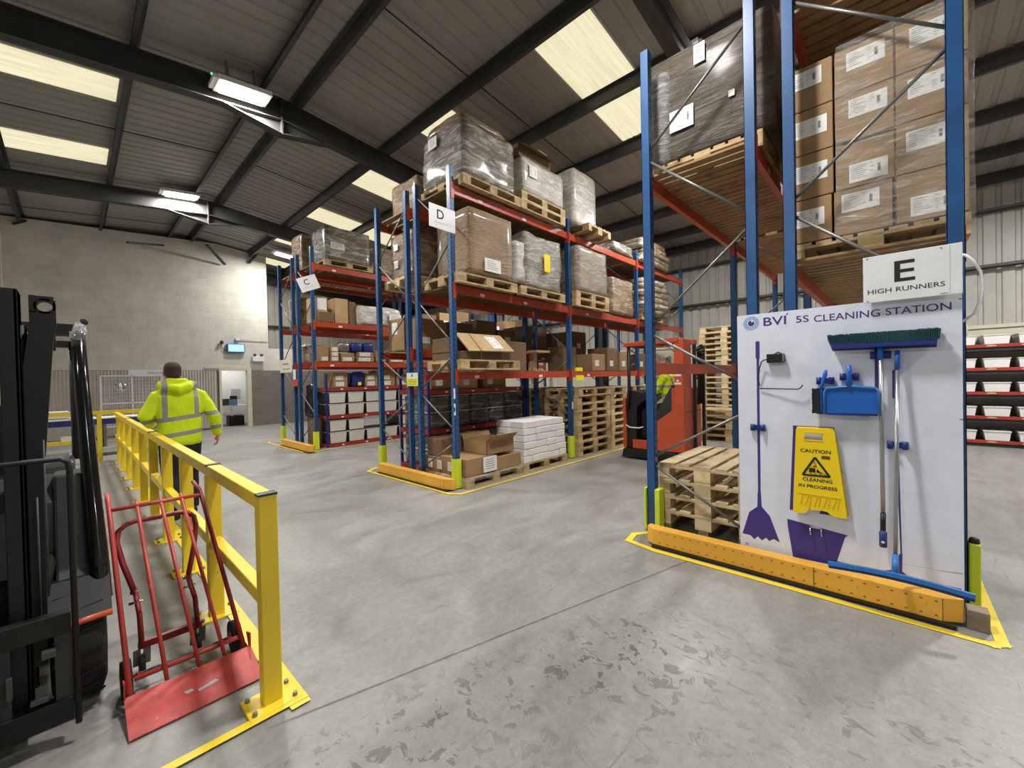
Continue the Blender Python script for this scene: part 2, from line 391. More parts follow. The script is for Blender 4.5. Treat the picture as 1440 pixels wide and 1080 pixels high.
# ---------------------------------------------------------------- building shell
K = math.tan(radians(6)); RY = 2.55; RZ = 6.6; YW = 13.2; YL = -8.1; XB = -19.2; XF = 9.2; XW = -17.3
def roofz(y): return RZ - K*abs(y-RY)
def mat_floor():
    t = NT('concrete_floor'); v = t.coord(kind='Object'); s = t.sep(v)
    big = t.noise(v, 0.55, 6, 0.6, 0.8); mid = t.noise(t.coord((1, 0.45, 1), rot=(0, 0, 0.5)), 2.3, 7, 0.65, 1.5); fine = t.noise(v, 24, 6, 0.7)
    col = t.ramp(big, [(0.3, lin((104, 102, 99))), (0.5, lin((136, 135, 132))), (0.7, lin((156, 155, 151)))])
    col = t.mix(0.45, col, t.ramp(mid, [(0.3, lin((98, 96, 93))), (0.52, lin((140, 139, 136))), (0.75, lin((168, 166, 162)))]))
    col = t.mix(0.22, col, t.ramp(fine, [(0.3, lin((105, 102, 98))), (0.7, lin((185, 182, 176)))]))
    # worn patches where the surface has flaked, in the open area before the racks
    pn = t.noise(t.coord((1, 1.25, 1)), 9.5, 8, 0.66, 0.7); pm = t.noise(v, 1.1, 2)
    def band(a, lo, hi, w):
        m1 = t.n('ShaderNodeMapRange', interpolation_type='SMOOTHSTEP'); t.l(a, m1.inputs[0]); m1.inputs[1].default_value = lo-w; m1.inputs[2].default_value = lo+w
        m2 = t.n('ShaderNodeMapRange', interpolation_type='SMOOTHSTEP'); t.l(a, m2.inputs[0]); m2.inputs[1].default_value = hi-w; m2.inputs[2].default_value = hi+w
        m2.inputs[3].default_value = 1; m2.inputs[4].default_value = 0
        return t.math('MULTIPLY', m1.outputs[0], m2.outputs[0])
    zone = t.math('MULTIPLY', band(t.math('ADD', s[0], t.math('MULTIPLY', s[1], -0.28)), -2.02, 0.2, 0.25), band(s[1], 0.2, 2.5, 0.5))
    flake = t.math('MULTIPLY', t.ramp(pn, [(0.555, (0, 0, 0)), (0.572, (1, 1, 1))]), zone)
    flake = t.math('MULTIPLY', flake, t.ramp(pm, [(0.4, (0.25,)*3), (0.6, (1, 1, 1))]))
    col = t.mix(t.math('MULTIPLY', flake, 0.72), col, lin((76, 73, 68)))
    edge = t.ramp(pn, [(0.53, (0, 0, 0)), (0.55, (1, 1, 1)), (0.565, (0, 0, 0))])
    col = t.mix(t.math('MULTIPLY', t.math('MULTIPLY', edge, zone), 0.15), col, lin((205, 202, 194)))
    # scuffs
    sc = t.ramp(t.noise(t.coord((5, 0.35, 1), rot=(0, 0, 0.7)), 5, 5, 0.7, 0.4), [(0.63, (0, 0, 0)), (0.7, (1, 1, 1))])
    col = t.mix(t.math('MULTIPLY', sc, 0.45), col, lin((96, 92, 86)))
    # saw-cut joint across the floor
    d = t.math('ABSOLUTE', t.math('SUBTRACT', t.math('ADD', s[0], t.math('MULTIPLY', s[1], -0.272)), -2.19+t_off))
    wob = t.math('MULTIPLY', t.math('SUBTRACT', t.noise(v, 18, 4), 0.5), 0.014)
    j = t.n('ShaderNodeMapRange'); t.l(t.math('ADD', d, wob), j.inputs[0]); j.inputs[1].default_value = 0.003; j.inputs[2].default_value = 0.011; j.inputs[3].default_value = 1; j.inputs[4].default_value = 0
    jj = t.math('MULTIPLY', j.outputs[0], band(s[1], 0.6, 3.6, 0.1))
    col = t.mix(t.math('MULTIPLY', jj, 0.75), col, lin((78, 75, 70)))
    t.set(Base_Color=col, Roughness=t.ramp(mid, [(0.3, (0.30,)*3), (0.7, (0.52,)*3)])); t.b.inputs['Specular IOR Level'].default_value = 0.45
    h = t.math('SUBTRACT', t.math('MULTIPLY', fine, 0.25), t.math('ADD', t.math('MULTIPLY', flake, 0.8), t.math('MULTIPLY', jj, 2.0)))
    t.bump(h, 0.35, 0.004); return t.m
t_off = 0.0
def mat_block(name, c, joint, horiz=1):
    t = NT(name); s = t.sep(t.coord()); cb = t.n('ShaderNodeCombineXYZ'); t.l(s[horiz], cb.inputs[0]); t.l(s[2], cb.inputs[1])
    br = t.n('ShaderNodeTexBrick'); t.l(cb.outputs[0], br.inputs['Vector']); br.inputs['Scale'].default_value = 1
    br.inputs['Brick Width'].default_value = 0.45; br.inputs['Row Height'].default_value = 0.225; br.inputs['Mortar Size'].default_value = 0.008; br.inputs['Mortar Smooth'].default_value = 0.4
    n = t.noise(t.coord(), 1.6, 6, 0.65); c0 = lin(c)
    col = t.ramp(n, [(0.3, tuple(x*0.84 for x in c0[:3])), (0.7, tuple(min(1, x*1.08) for x in c0[:3]))])
    br.inputs['Color1'].default_value = (0.93, 0.93, 0.93, 1); br.inputs['Color2'].default_value = (1, 1, 1, 1); br.inputs['Mortar'].default_value = lin(joint)
    t.set(Base_Color=t.mix(1.0, col, br.outputs[0], 'MULTIPLY'), Roughness=0.75)
    t.bump(t.math('ADD', t.math('MULTIPLY', br.outputs['Fac'], -1.0), t.math('MULTIPLY', t.noise(t.coord(), 30, 4), 0.5)), 0.6, 0.008); return t.m
M['floor'] = mat_floor()
M['block'] = mat_block('painted_blockwork', (218, 215, 205), (246, 246, 244))
M['blockg'] = mat_block('grey_painted_blockwork', (128, 121, 114), (225, 225, 222))
M['clad'] = paint('wall_cladding', (182, 180, 172), 0.5, 0.12, scale=1.2)
M['roof'] = paint('roof_lining', (148, 146, 140), 0.6, 0.12, scale=0.8)
M['ribg'] = paint('grey_ribbed_panel', (196, 188, 180), 0.5, 0.08)
M['cream'] = plain('cream_paint', (214, 210, 190), 0.6)
M['owall'] = plain('office_wall_white', (232, 232, 228), 0.7)

f = MB(); f.box(XB, XF, YL, YW, -0.1, 0); f.v = [tuple(p) for p in f.v]
fo = f.build('floor', 'floor'); struct(fo)
# the floor object's own origin stands at the middle of the plan: the pattern coordinates are shifted back to the eye's foot
cx, cy = (XB+XF)/2, (YL+YW)/2
for nd in list(M['floor'].node_tree.nodes):
    if nd.type == 'TEX_COORD':
        tr = M['floor'].node_tree; add = tr.nodes.new('ShaderNodeVectorMath'); add.operation = 'ADD'; add.inputs[1].default_value = (cx, cy, 0)
        links = [l for l in tr.links if l.from_node == nd]
        tr.links.new(nd.outputs['Object'], add.inputs[0])
        for l in links:
            to = l.to_socket; tr.links.remove(l); tr.links.new(add.outputs[0], to)

def ribbed(mb, axis, a0, a1, f0, f1, pitch, depth, m=0):
    """sheet with raised ribs: profile along one axis, swept from f0(a, off) to f1(a, off)"""
    a = a0; prof = []
    while a < a1:
        for d, o in ((0, 0), (pitch*0.62, 0), (pitch*0.70, depth), (pitch*0.92, depth), ):
            if a+d <= a1: prof.append((a+d, o))
        a += pitch
    prof.append((a1, 0)); n = len(prof)
    mb.add([f0(p, o) for p, o in prof]+[f1(p, o) for p, o in prof], [(k, k+1, k+1+n, k+n) for k in range(n-1)], m)
c = MB()
for y0, y1 in ((RY, YW+0.05), (RY, YL-0.05)):
    ribbed(c, 'x', XB-0.1, XF+0.1, lambda x, o, y=y0: (x, y, roofz(y)+o), lambda x, o, y=y1: (x, y, roofz(y)+o), 0.25, 0.02)
    c.quad((XB-.1, y0, RZ+.1), (XF+.1, y0, RZ+.1), (XF+.1, y1, roofz(y1)+.1), (XB-.1, y1, roofz(y1)+.1))
co = c.build('ceiling', 'roof'); struct(co)
k = 0
for side, y0, y1 in ((1, 4.66, 7.4), (-1, 0.62, -2.2)):
    for x0, x1 in ((-3.86, -2.92), (-6.75, -5.8), (-9.66, -8.75), (-12.5, -11.6), (-15.3, -14.4), (-18.2, -17.45)) if side == 1 else ((-9.7, -8.93), (-12.6, -11.72), (-3.9, -3.0), (1.7, 2.6)):
        k += 1; w = MB(); n = 16
        for i in range(n):
            xa = x0+(x1-x0)*i/n; xb = x0+(x1-x0)*(i+1)/n; za = -0.012 - (0.01 if i % 2 else 0); zb = -0.012 - (0 if i % 2 else 0.01)
            w.quad((xa, y0, roofz(y0)+za), (xb, y0, roofz(y0)+zb), (xb, y1, roofz(y1)+zb), (xa, y1, roofz(y1)+za))
        struct(w.build('window_%d' % k, 'rooflight'))
# walls
def wallx(name, x0, x1, y0, y1, z0, z1, mat):
    w = MB(); w.box(x0, x1, y0, y1, z0, z1); return struct(w.build(name, mat))
wb = MB()
for y0, y1, z0, z1 in ((-1.45, 3.50, 2.03, None), (3.50, 4.48, 2.03, None), (4.48, 5.08, 2.03, None)):
    wb.add([(XW-.2, y0, z0), (XW, y0, z0), (XW, y1, z0), (XW-.2, y1, z0)]+[(x, y, roofz(y)-.05) for x, y in ((XW-.2, y0), (XW, y0), (XW, y1), (XW-.2, y1))],
           [(0, 3, 2, 1), (4, 5, 6, 7), (0, 1, 5, 4), (1, 2, 6, 5), (2, 3, 7, 6), (3, 0, 4, 7)])
wb.box(XW-.2, XW, 5.08, YW, 2.03, 2.86)
wb.box(XW-.2, XW, YL, -1.45, 0, 5.4)
struct(wb.build('wall_back', 'block'))
wg = MB(); wg.box(XW-.2, XW, -1.45, 3.50, 0, 2.03); wg.box(XW-.2, XW, 4.48, YW, 0, 2.03)
struct(wg.build('wall_back_lower', 'blockg'))
rp = MB(); ribbed(rp, 'y', -0.6, 3.42, lambda y, o: (XW+.03+o*0.6, y, 0.05), lambda y, o: (XW+.03+o*0.6, y, 2.02), 0.075, 0.03)
struct(rp.build('wall_back_panel', 'ribg'))
pier = MB(); pier.box(XW, XW+.35, -1.55, -1.2, 0, 6.1); struct(pier.build('column_1', 'cream'))
dr = MB(); dr.box(XW-.2, XW+.03, 3.50, 3.57, 0, 2.1); dr.box(XW-.2, XW+.04, 4.35, 4.48, 0, 2.1); dr.box(XW-.2, XW+.03, 3.57, 4.35, 2.03, 2.10)
dr.box(XW, XW+.03, 3.1, 4.9, 2.10, 2.16)
struct(dr.build('door_1', 'cream'))
ow = MB()
ow.box(-19.15, -19.1, 2.6, 5.4, 0, 2.6); ow.box(-19.1, XW-.2, 2.55, 2.6, 0, 2.6); ow.box(-19.1, XW-.2, 5.4, 5.45, 0, 2.6); ow.box(-19.1, XW-.2, 2.6, 5.4, 2.6, 2.65)
struct(ow.build('wall_office', 'owall'))
area_light((-18.3, 4.0, 2.55), 0, 0.5, 1.2, 16, (1, 0.98, 0.95))
wf = MB(); ribbed(wf, 'x', XB, XF, lambda x, o: (x, YW+o, 2.43), lambda x, o: (x, YW+o, roofz(YW)+.05), 0.26, 0.04)
struct(wf.build('wall_far', 'clad'))
wl = MB(); wl.box(XB, XF, YW-.06, YW+.15, 0, 2.36); wl.box(XB, XF, YW-.1, YW+.15, 2.36, 2.43); struct(wl.build('wall_far_lower', 'cream'))
wn = MB(); ribbed(wn, 'x', XB, XF, lambda x, o: (x, YL-o, 0), lambda x, o: (x, YL-o, roofz(YL)+.05), 0.26, 0.04); struct(wn.build('wall_near', 'clad'))
for nm, x in (('wall_gable_left', XB), ('wall_gable_right', XF)):
    g = MB(); sg = -1 if x < 0 else 1
    for a, b in ((YL, RY), (RY, YW)):
        ribbed(g, 'y', a, b, lambda y, o: (x+sg*o, y, 0), lambda y, o: (x+sg*o, y, roofz(y)+.05), 0.26, 0.04)
    struct(g.build(nm, 'clad'))
# steel frames
FX = [-18.9, -13.3, -7.7, -2.1, 3.5, 9.0]; nb = 0
for x in FX:
    r = MB(); t0 = 6.385; dp = 0.37
    for ye in (YW-.15, YL+.15):
        s = 1 if ye > RY else -1
        def zz(y): return t0-K*abs(y-RY)
        for lo, hi, hw in ((-0.016, 0, 0.085), (-dp, -dp+0.016, 0.085), (-dp, 0, 0.006)):
            r.add([(x+a, y, zz(y)+b) for y in (RY, ye) for a, b in ((-hw, lo), (hw, lo), (hw, hi), (-hw, hi))], [(3, 2, 1, 0), (4, 5, 6, 7), (0, 1, 5, 4), (1, 2, 6, 5), (2, 3, 7, 6), (3, 0, 4, 7)])
        yk = RY+s*0.85; yt = RY+s*0.012
        za, zb = zz(yt)-dp-0.235, zz(yk)-dp
        r.add([(x+a, y, z) for y, z in ((yt, za), (yk, zb)) for a, z in ((-.085, z), (.085, z), (.085, z+.014), (-.085, z+.014))], [(3, 2, 1, 0), (4, 5, 6, 7), (0, 1, 5, 4), (1, 2, 6, 5), (2, 3, 7, 6), (3, 0, 4, 7)])
        r.prism([(yt, za), (yk, zb), (yt, zz(yt)-dp)], 'x', x-.005, x+.005)
        r.box(x-.09, x+.09, min(RY, yt), max(RY, yt), za-.01, zz(RY))
    nb += 1; struct(r.build('beam_%d' % nb, 'steel'), 'dark steel roof rafter, %s from the gable behind the block wall' % ['first', 'second', 'third', 'fourth', 'fifth', 'sixth'][nb-1])
    if x > XB+1 or True:
        q = MB()
        for ye in (YW-.22, YL+.22):
            zt = roofz(ye)-.25
            q.box(x-.085, x+.085, ye-.14, ye-.128, 0, zt); q.box(x-.085, x+.085, ye+.128, ye+.14, 0, zt); q.box(x-.006, x+.006, ye-.13, ye+.13, 0, zt)
        struct(q.build('column_%d' % (nb+1), 'steel'))
for pi_, y in enumerate((2.82, 4.52, 6.07, 7.5, 8.95, 10.4, 11.8, 12.95, 2.28, 0.71, -0.85, -2.4, -3.95, -5.5, -7.1)):
    z = roofz(y)-.015; p = MB(); s = 1 if y > RY else -1
    p.box(XB, XF, y-.004, y+.004, z-.2, z); p.box(XB, XF, y-s*.065 if s > 0 else y, y if s > 0 else y+.065, z-.006, z); p.box(XB, XF, min(y, y+s*.065), max(y, y+s*.065), z-.2, z-.194)
    p.box(XB, XF, min(y+s*.061, y+s*.065), max(y+s*.061, y+s*.065), z-.2, z-.18)
    nb += 1; struct(p.build('beam_%d' % nb, 'steell'), 'roof purlin, %s %s the ridge' % ('first second third fourth fifth sixth seventh eighth'.split()[pi_ if pi_ < 8 else pi_-8], 'on the rack side of' if pi_ < 8 else 'on the walkway side of'))
for x in (-16.1, -10.5, -4.9, 0.7, 6.3):
    for ya, yb in ((2.82, YW-.2), (2.28, YL+.2)):
        p = MB(); p.tube([(x, ya, roofz(ya)-.12), (x, yb, roofz(yb)-.12)], 0.011, 6); nb += 1; struct(p.build('beam_%d' % nb, 'steel'), 'thin sag rod in roof bay %s, %s side' % ({-16.1: 'one', -10.5: 'two', -4.9: 'three', 0.7: 'four', 6.3: 'five'}[x], 'rack' if yb > 0 else 'walkway'))
for z in (3.6, 4.75):
    p = MB(); p.box(XB, XF, YW-.2, YW-.02, z, z+.012); p.box(XB, XF, YW-.2, YW-.19, z, z+.07); nb += 1; struct(p.build('beam_%d' % nb, 'steell'), '%s side rail on the far cladding' % ('lower' if z < 4 else 'upper'))
p = MB(); p.box(XB+.02, XB+.18, YL, YW, 3.9, 3.96); nb += 1; struct(p.build('beam_%d' % nb, 'steell'))
# stub brackets and braces where the block wall meets the roof
for i, (a, b) in enumerate((((XW+.05, -1.0, 5.95), (XW+.05, -0.75, 6.1)), ((XW+.1, 2.1, 6.05), (XW+.9, 1.2, 5.75)), ((XW+.9, 3.1, 6.1), (XW+.1, 3.75, 5.75)), ((XW+.05, 4.5, 5.95), (XW+.3, 4.7, 6.25)))):
    p = MB(); p.obox(a, b, .08, .05); nb += 1; struct(p.build('beam_%d' % nb, 'steel'))
# painted lines on the floor
nl = 0
def line(pts, w, name='trim'):
    global nb
    mb = MB()
    for k, (a, b) in enumerate(zip(pts, pts[1:])):
        a = Vector((*a, 0.001+k*.0003+nl*.002)); b = Vector((*b, 0.001+k*.0003+nl*.002)); d = (b-a).normalized(); n = Vector((-d.y, d.x, 0))*w/2; e = d*w/2
        mb.quad(a-n-e, b-n+e, b+n+e, a+n-e)
    return mb
nl = 0
for pts, w in (([(-1.72, 3.86), (-1.86, 3.66), (-1.83, 3.48), (-1.55, 3.42), (0.37, 3.42), (0.41, 3.46), (0.40, 4.3), (0.40, 12.4)], 0.055),
               ([(-6.60, 3.72), (-6.72, 3.62), (-6.58, 3.40), (-4.36, 3.40), (-4.24, 3.50), (-4.22, 12.3)], 0.055),
               ([(-11.9, 3.68), (-12.0, 3.5), (-11.9, 3.42), (-9.55, 3.42), (-9.42, 3.5), (-9.40, 12.3)], 0.055),
               ([(-12.2, 0.70), (-2.10, 0.70)], 0.085),
               ([(-2.11, 0.72), (-2.135, -0.8)], 0.045)):
    nl += 1; struct(line(pts, w).build('trim_%d' % nl, 'yel'), 'yellow painted floor line %s' % ['round the foot of rack E', 'round the foot of rack D', 'round the foot of rack C', 'under the guard rail run', 'turning off before the hand truck'][nl-1])
# ---------------------------------------------------------------- ceiling lamps
LL = ['with a green pilot light on the nearer roof rafter', 'on the rafter nearest the block wall', 'glowing behind the wrapped load on top of rack C',
      'over the walkway before rack E', 'at the far side of the open floor', 'behind the viewer on the far side', 'behind the viewer by the third frame', 'behind the viewer by the second frame',
      'over the corner behind the forklift', 'over the aisle between racks C and D', 'over the aisle beyond rack C', 'over the aisle between racks D and E', 'over the aisle beyond rack E', 'over the open floor beyond rack E', 'added out of view behind rack E deck to brighten the tallest stack']
for i, (x, y, z) in enumerate(LAMPS):
    a = K if y < RY else -K
    t = thing('ceiling_lamp', 'white LED lamp ' + LL[i], 'lamp', (x, y, z), group='ceiling lamps')
    t.rotation_euler = (math.atan(a), 0, 0)
    mb = MB(); mb.box(-.19, .19, -.36, .36, -.02, .05); mb.box(-.16, .16, -.42, -.36, -.01, .04); 
    o = mb.build('housing', 'signw'); o.location = (0, 0, 0); o.parent = t; o.location = (0, -.03, -.02)
    mb = MB(); mb.box(-.15, .15, -.3, .3, -.03, -.02); o = mb.build('lens', 'lens'); o.parent = t; o.location = (0, 0, -.045)
    zt = min(roofz(y)-.1, z+1)
    mb = MB(); mb.box(-.02, .02, -.2, -.17, 0, zt-z); mb.box(-.02, .02, .17, .2, 0, zt-z); o = mb.build('hanger', 'galv'); o.parent = t; o.location = (0, 0, .03)
    if i == 0:
        mb = MB(); mb.box(-.01, .01, -.01, .01, 0, .02); o = mb.build('pilot_light', 'green'); o.parent = t; o.location = (0.1, -.42, .05)

# ---------------------------------------------------------------- pallet racks
def post_mesh(h, side):
    """perforated C-section upright, 0.08 x 0.07, slots on the front and on the outer side"""
    mb = MB()
    mb.box(0, .08, 0, .004, 0, h); mb.box(0, .004, 0, .07, 0, h); mb.box(.076, .08, 0, .07, 0, h); mb.box(0, .02, .066, .07, 0, h); mb.box(.06, .08, .066, .07, 0, h)
    mb.box(-.01, .09, -.01, .09, 0, .008)
    z = 0.12
    while z < h-.05:
        for xx in (-.0008, .0808):
            for yy in (.02, .046): mb.quad((xx, yy, z), (xx, yy+.009, z), (xx, yy+.009, z+.028), (xx, yy, z+.028), 1)
        z += 0.075
    z = 0.12
    while z < h-.05 and side:
        mb.quad((.028, -.0008, z), (.036, -.0008, z), (.036, -.0008, z+.03), (.028, -.0008, z+.03), 2); mb.quad((.05, -.0008, z+.035), (.057, -.0008, z+.035), (.057, -.0008, z+.06), (.05, -.0008, z+.06), 2)
        z += 0.075
    return mb
def rack(letter, label, xl, xr, ys, h, levels, braces, guard_front=(1, 1), first_light=True, group='blue and red pallet racks', missing=(), hs=None):
    """xl, xr: outer left edge of the two upright rows; levels: (z of beam top, bays, deck)"""
    cx = (xl+xr)/2; t = thing('pallet_rack', label, 'pallet rack', (cx, ys[0], 0), group=group)
    for j, y in enumerate(ys):
        for i, x in enumerate((xl, xr)):
            hh = h if hs is None else hs[j][i]
            mb = post_mesh(hh, j == 0 and first_light); mb.v = [(a+x, b+y, c) for a, b, c in mb.v]
            o = mb.build('upright', ['blue', 'slot', 'slotl' if first_light else 'slot'], t)
            if j > 0 or guard_front[i]:
                if not first_light and j == 0:
                    for gx in (x-.024, x+.084): MB().box(gx, gx+(.02 if gx < x else .05), y-.03, y+.08, .012, .42).build('post_guard', 'ylim', o, bevel=.006)
                    if i == 1: MB().tube([(x+.109, y+.02, .42), (x+.109, y+.02, .445), (x+.109, y+.02, .455)], [.026, .024, .012], 12).build('guard_cap', 'black', o)
                    continue
                g = MB(); out = []
                for k in range(13):
                    an = pi*k/12; out.append((x+.04-.062*cos(an), y+.02-.055*sin(an)))
                inn = [(x+.04+(p[0]-x-.04)*.86, y+.02+(p[1]-y-.02)*.86) for p in reversed(out)]
                yb = [(p[0], p[1]) for p in out]+[(x+.102, y+.075), (x+.095, y+.075)]+inn+[(x-.015, y+.075), (x-.022, y+.075)]
                g.prism(yb, 'z', .012, .42); g.build('post_guard', 'ylim', o)
            # lattice of tubes between the pair of uprights
    for j, y in enumerate(ys):
        for za, zb in braces:
            mb = MB(); mb.tube([(xl+.07, y+.036, za), (xr+.01, y+.036, zb)], 0.0125, 8); mb.build('brace', 'galv', t)
    for ztop, bays, deck in levels:
        for b in bays:
            ya, yb = ys[b]+.07, ys[b+1]
            for xf in (xl+.018, xr+.012):
                mb = MB(); mb.box(xf, xf+.05, ya, yb, ztop-.115, ztop-.04); mb.box(xf+.004, xf+.046, ya, yb, ztop-.04, ztop)
                mb.box(xf-.004, xf+.054, ya, ya+.006, ztop-.19, ztop+.03); mb.box(xf-.004, xf+.054, yb-.006, yb, ztop-.19, ztop+.03)
                ex = 0 if xf < cx else .082
                xs = xl-.004 if xf < cx else xr+.081
                mb.box(xs, xs+.004, ya-.055, ya, ztop-.19, ztop+.03); mb.box(xs, xs+.004, yb, yb+.035, ztop-.19, ztop+.03)
                o = mb.build('beam', 'red', t)
                if xf > cx:
                    R = random.Random(int(ztop*100)+b*7); lb = MB()
                    for q in range(2 if b == 0 else 1):
                        y0 = ya+R.uniform(.3, .6)+q*R.uniform(.9, 1.6); lb.box(xf+.0505, xf+.052, y0, y0+.09, ztop-.1, ztop-.06)
                    lb.build('location_label', 'paper', o)
            if deck:
                mb = MB(); y = ya+.01
                while y < yb-.09:
                    mb.box(xl+.03, xr+.05, y, y+.098, ztop, ztop+.02); y += .098+deck
                mb.build('deck', 'woodd' if first_light else 'woodlit', t)
    return t
YE = [3.85, 6.72, 9.57, 12.42]; YD = [3.62, 6.40, 9.18, 11.96]; YC = [3.72, 6.5, 9.28, 12.06]
RE1 = rack('E', 'blue pallet rack of aisle E, left half beside the dark wrapped load', -1.81, -.915, YE[:3], 4.66, [(1.645, (0, 1), 0), (3.46, (0, 1), .02)], ((.64, .15), (.74, 1.21), (1.91, 1.42), (2.01, 2.74), (3.59, 2.87), (3.71, 4.43)), (1, 0), False, hs=[(4.66, 5.6), (4.66, 5.6), (4.66, 5.6)])
RE2 = rack('E', 'blue pallet rack of aisle E, right half holding the shipping cartons', -.65, .235, YE[:3], 5.6, [(2.39, (0, 1), .03), (4.42, (0, 1), .03)], ((1.0, .45), (1.1, 1.95), (2.74, 2.03), (2.87, 3.58), (4.39, 3.71), (4.5, 5.2)), (0, 1), False)
RD1 = rack('D', 'blue pallet rack of aisle D, front run carrying the wrapped pallets', -5.40, -4.57, YD, 4.5, [(1.64, (0, 1, 2), 0), (2.85, (0, 1, 2), .012), (4.24, (0, 1, 2), .012)], ((.20, .63), (1.31, .82), (1.40, 1.85), (2.70, 2.04), (2.82, 3.46), (4.3, 3.62)), (0, 1))
RD2 = rack('D', 'blue pallet rack of aisle D, rear run behind the back-to-back gap', -6.57, -5.67, YD, 4.5, [(2.02, (0, 1, 2), 0), (3.1, (1, 2), .02), (4.24, (0, 1, 2), .05)], ((.69, .25), (.78, 1.22), (1.9, 1.45), (2.0, 2.62), (3.5, 2.84), (3.6, 4.22)), (1, 0))
RC1 = rack('C', 'blue pallet rack of aisle C, front run with cartons on four levels', -10.55, -9.68, YC, 4.6, [(2.0, (0, 1, 2), 0), (2.92, (0, 1, 2), 0), (4.22, (0, 1, 2), .03)], ((.2, .7), (1.3, .8), (1.4, 2.0), (2.7, 2.13), (2.8, 3.4), (4.2, 3.6)), (0, 1))
RC2 = rack('C', 'blue pallet rack of aisle C, rear run nearest the block wall', -11.8, -10.87, YC, 4.6, [(2.0, (0, 1, 2), 0), (2.92, (0, 1, 2), 0), (4.22, (0, 1, 2), .03)], ((.70, .2), (.75, 1.2), (1.92, 1.40), (2.0, 2.64), (3.62, 2.85), (3.7, 4.3)), (1, 0))
# end barriers on the floor
def barrier(label, x0, x1, yf, ch, chl=0.0, joint=None):
    t = thing('rack_end_barrier', label, 'barrier', ((x0+x1)/2, yf+.05, 0), group='ochre steel barriers at the rack ends')
    mb = MB(); pts = [(x0, yf), (x1, yf), (x1+ch, yf+.06), (x1+ch, yf+.11), (x0-chl, yf+.11), (x0-chl, yf+.05)] if ch or chl else [(x0, yf), (x1, yf), (x1, yf+.11), (x0, yf+.11)]
    mb.prism(pts, 'z', .025, .165); mb.build('beam', 'ochre', t, bevel=.004)
    mb = MB(); mb.box(x0, x1+ch*.6, yf-.022, yf+.11, 0.001, .0245)
    mb.build('foot', 'black', t)
    mb = MB(); x = x0+.06
    while x < x1-.03:
        for z in (.05, .135): mb.quad((x, yf-.001, z), (x+.014, yf-.001, z), (x+.014, yf-.001, z+.007), (x, yf-.001, z+.007))
        x += .065
    if joint: mb.quad((joint, yf-.001, .025), (joint+.006, yf-.001, .025), (joint+.006, yf-.001, .165), (joint, yf-.001, .165))
    mb.quad((x1-.002, yf-.001, .025), (x1+.002, yf-.001, .025), (x1+.002, yf-.001, .165), (x1-.002, yf-.001, .165))
    mb.build('bolt_hole', 'woodd', t)
    return t
barrier('long ochre steel floor barrier at the foot of the white cleaning board', -1.60, .184, 3.49, .09, .07, -.44)
barrier('ochre steel floor barrier at the end of rack D', -6.31, -4.55, 3.44, .12)
barrier('small ochre steel floor barrier at the end of rack C', -11.05, -9.35, 3.46, .12)
t = thing('timber_block', 'grey weathered timber block at the right end of the long ochre barrier', 'block', (.33, 3.58, 0))
mb = MB(); mb.box(.285, .375, 3.54, 3.64, 0, .115); mb.build('block', 'woodg', t, bevel=.004)
# rack letters
def letter_sign(letter, label, x, y, z, w, h, tilt=0.0, sub=None):
    t = thing('rack_letter_sign', label, 'sign', (x, y, z)); ux = Vector((0, cos(tilt), sin(tilt))); uz = Vector((0, -sin(tilt), cos(tilt))); c = Vector((x, y, z))
    o = c - ux*w/2 - uz*h/2; mb = MB(); n = Vector((.004, 0, 0)); q = [o, o+ux*w, o+ux*w+uz*h, o+uz*h]
    mb.add([p+n for p in q]+[p-n for p in q], [(0, 1, 2, 3), (7, 6, 5, 4), (0, 4, 5, 1), (1, 5, 6, 2), (2, 6, 7, 3), (3, 7, 4, 0)]); mb.build('panel', 'signw', t, bevel=.002)
    mb = MB(); text(letter, h*.40, c-uz*h*.08+n-ux*.08*w, ux, uz, mb, 0, .001, .012, align='CENTER')
    text(sub, h*.07, c-uz*h*.28+n-ux*.06*w, ux, uz, mb, 1, .001, align='CENTER', width=w*.5); mb.build('lettering', ['ink', 'inkl'], t); return t
letter_sign('D', 'white sign with black letter D beside the front post of rack D', -4.45, 3.45, 3.695, .435, .31, -.01, 'HIGH RUNNERS')
letter_sign('C', 'white sign with black letter C hanging crooked on rack C', -9.59, 3.655, 3.75, .435, .315, .42, 'HIGH RUNNERS')
FIT[0] = True
t = thing('rack_letter_sign', 'white sign reading E HIGH RUNNERS above the cleaning board', 'sign', (.061, 3.79, 2.0))
mb = MB(); mb.box(-.172, .298, 3.79, 3.796, 1.990, 2.307); mb.build('panel', 'signw', t, bevel=.003)
mb = MB(); S = Vector((1, 0, 0)); Z = Vector((0, 0, 1))
text('E', .138, (-.013, 3.79, 2.112), S, Z, mb, 0, .001, .012, width=.10); text('HIGH RUNNERS', .031, (-.148, 3.79, 2.048), S, Z, mb, 0, .001, width=.37)
mb.quad((.243, 3.789, 1.995), (.2445, 3.789, 1.995), (.2445, 3.789, 2.303), (.243, 3.789, 2.303), 1)
mb.box(.20, .235, 3.788, 3.789, 2.002, 2.006, 1); mb.build('lettering', ['ink', 'inkl'], t)
mb = MB()
for x, z in ((-.15, 2.295), (-.15, 2.003), (.205, 2.292)): mb.cyl((x, 3.79, z), (x, 3.786, z), .004, 8)
mb.build('screw', 'galv', t)
t = tag(MB().tube([(.29, 3.87, 2.25), (.315, 3.86, 2.235), (.345, 3.86, 2.20), (.378, 3.86, 2.12), (.388, 3.86, 2.03), (.376, 3.86, 1.94), (.35, 3.86, 1.86), (.30, 3.87, 1.82)], .008, 8).build('white_cable', 'signw'), 'white cable looping out from behind the E sign', 'cable')
FIT[0] = False
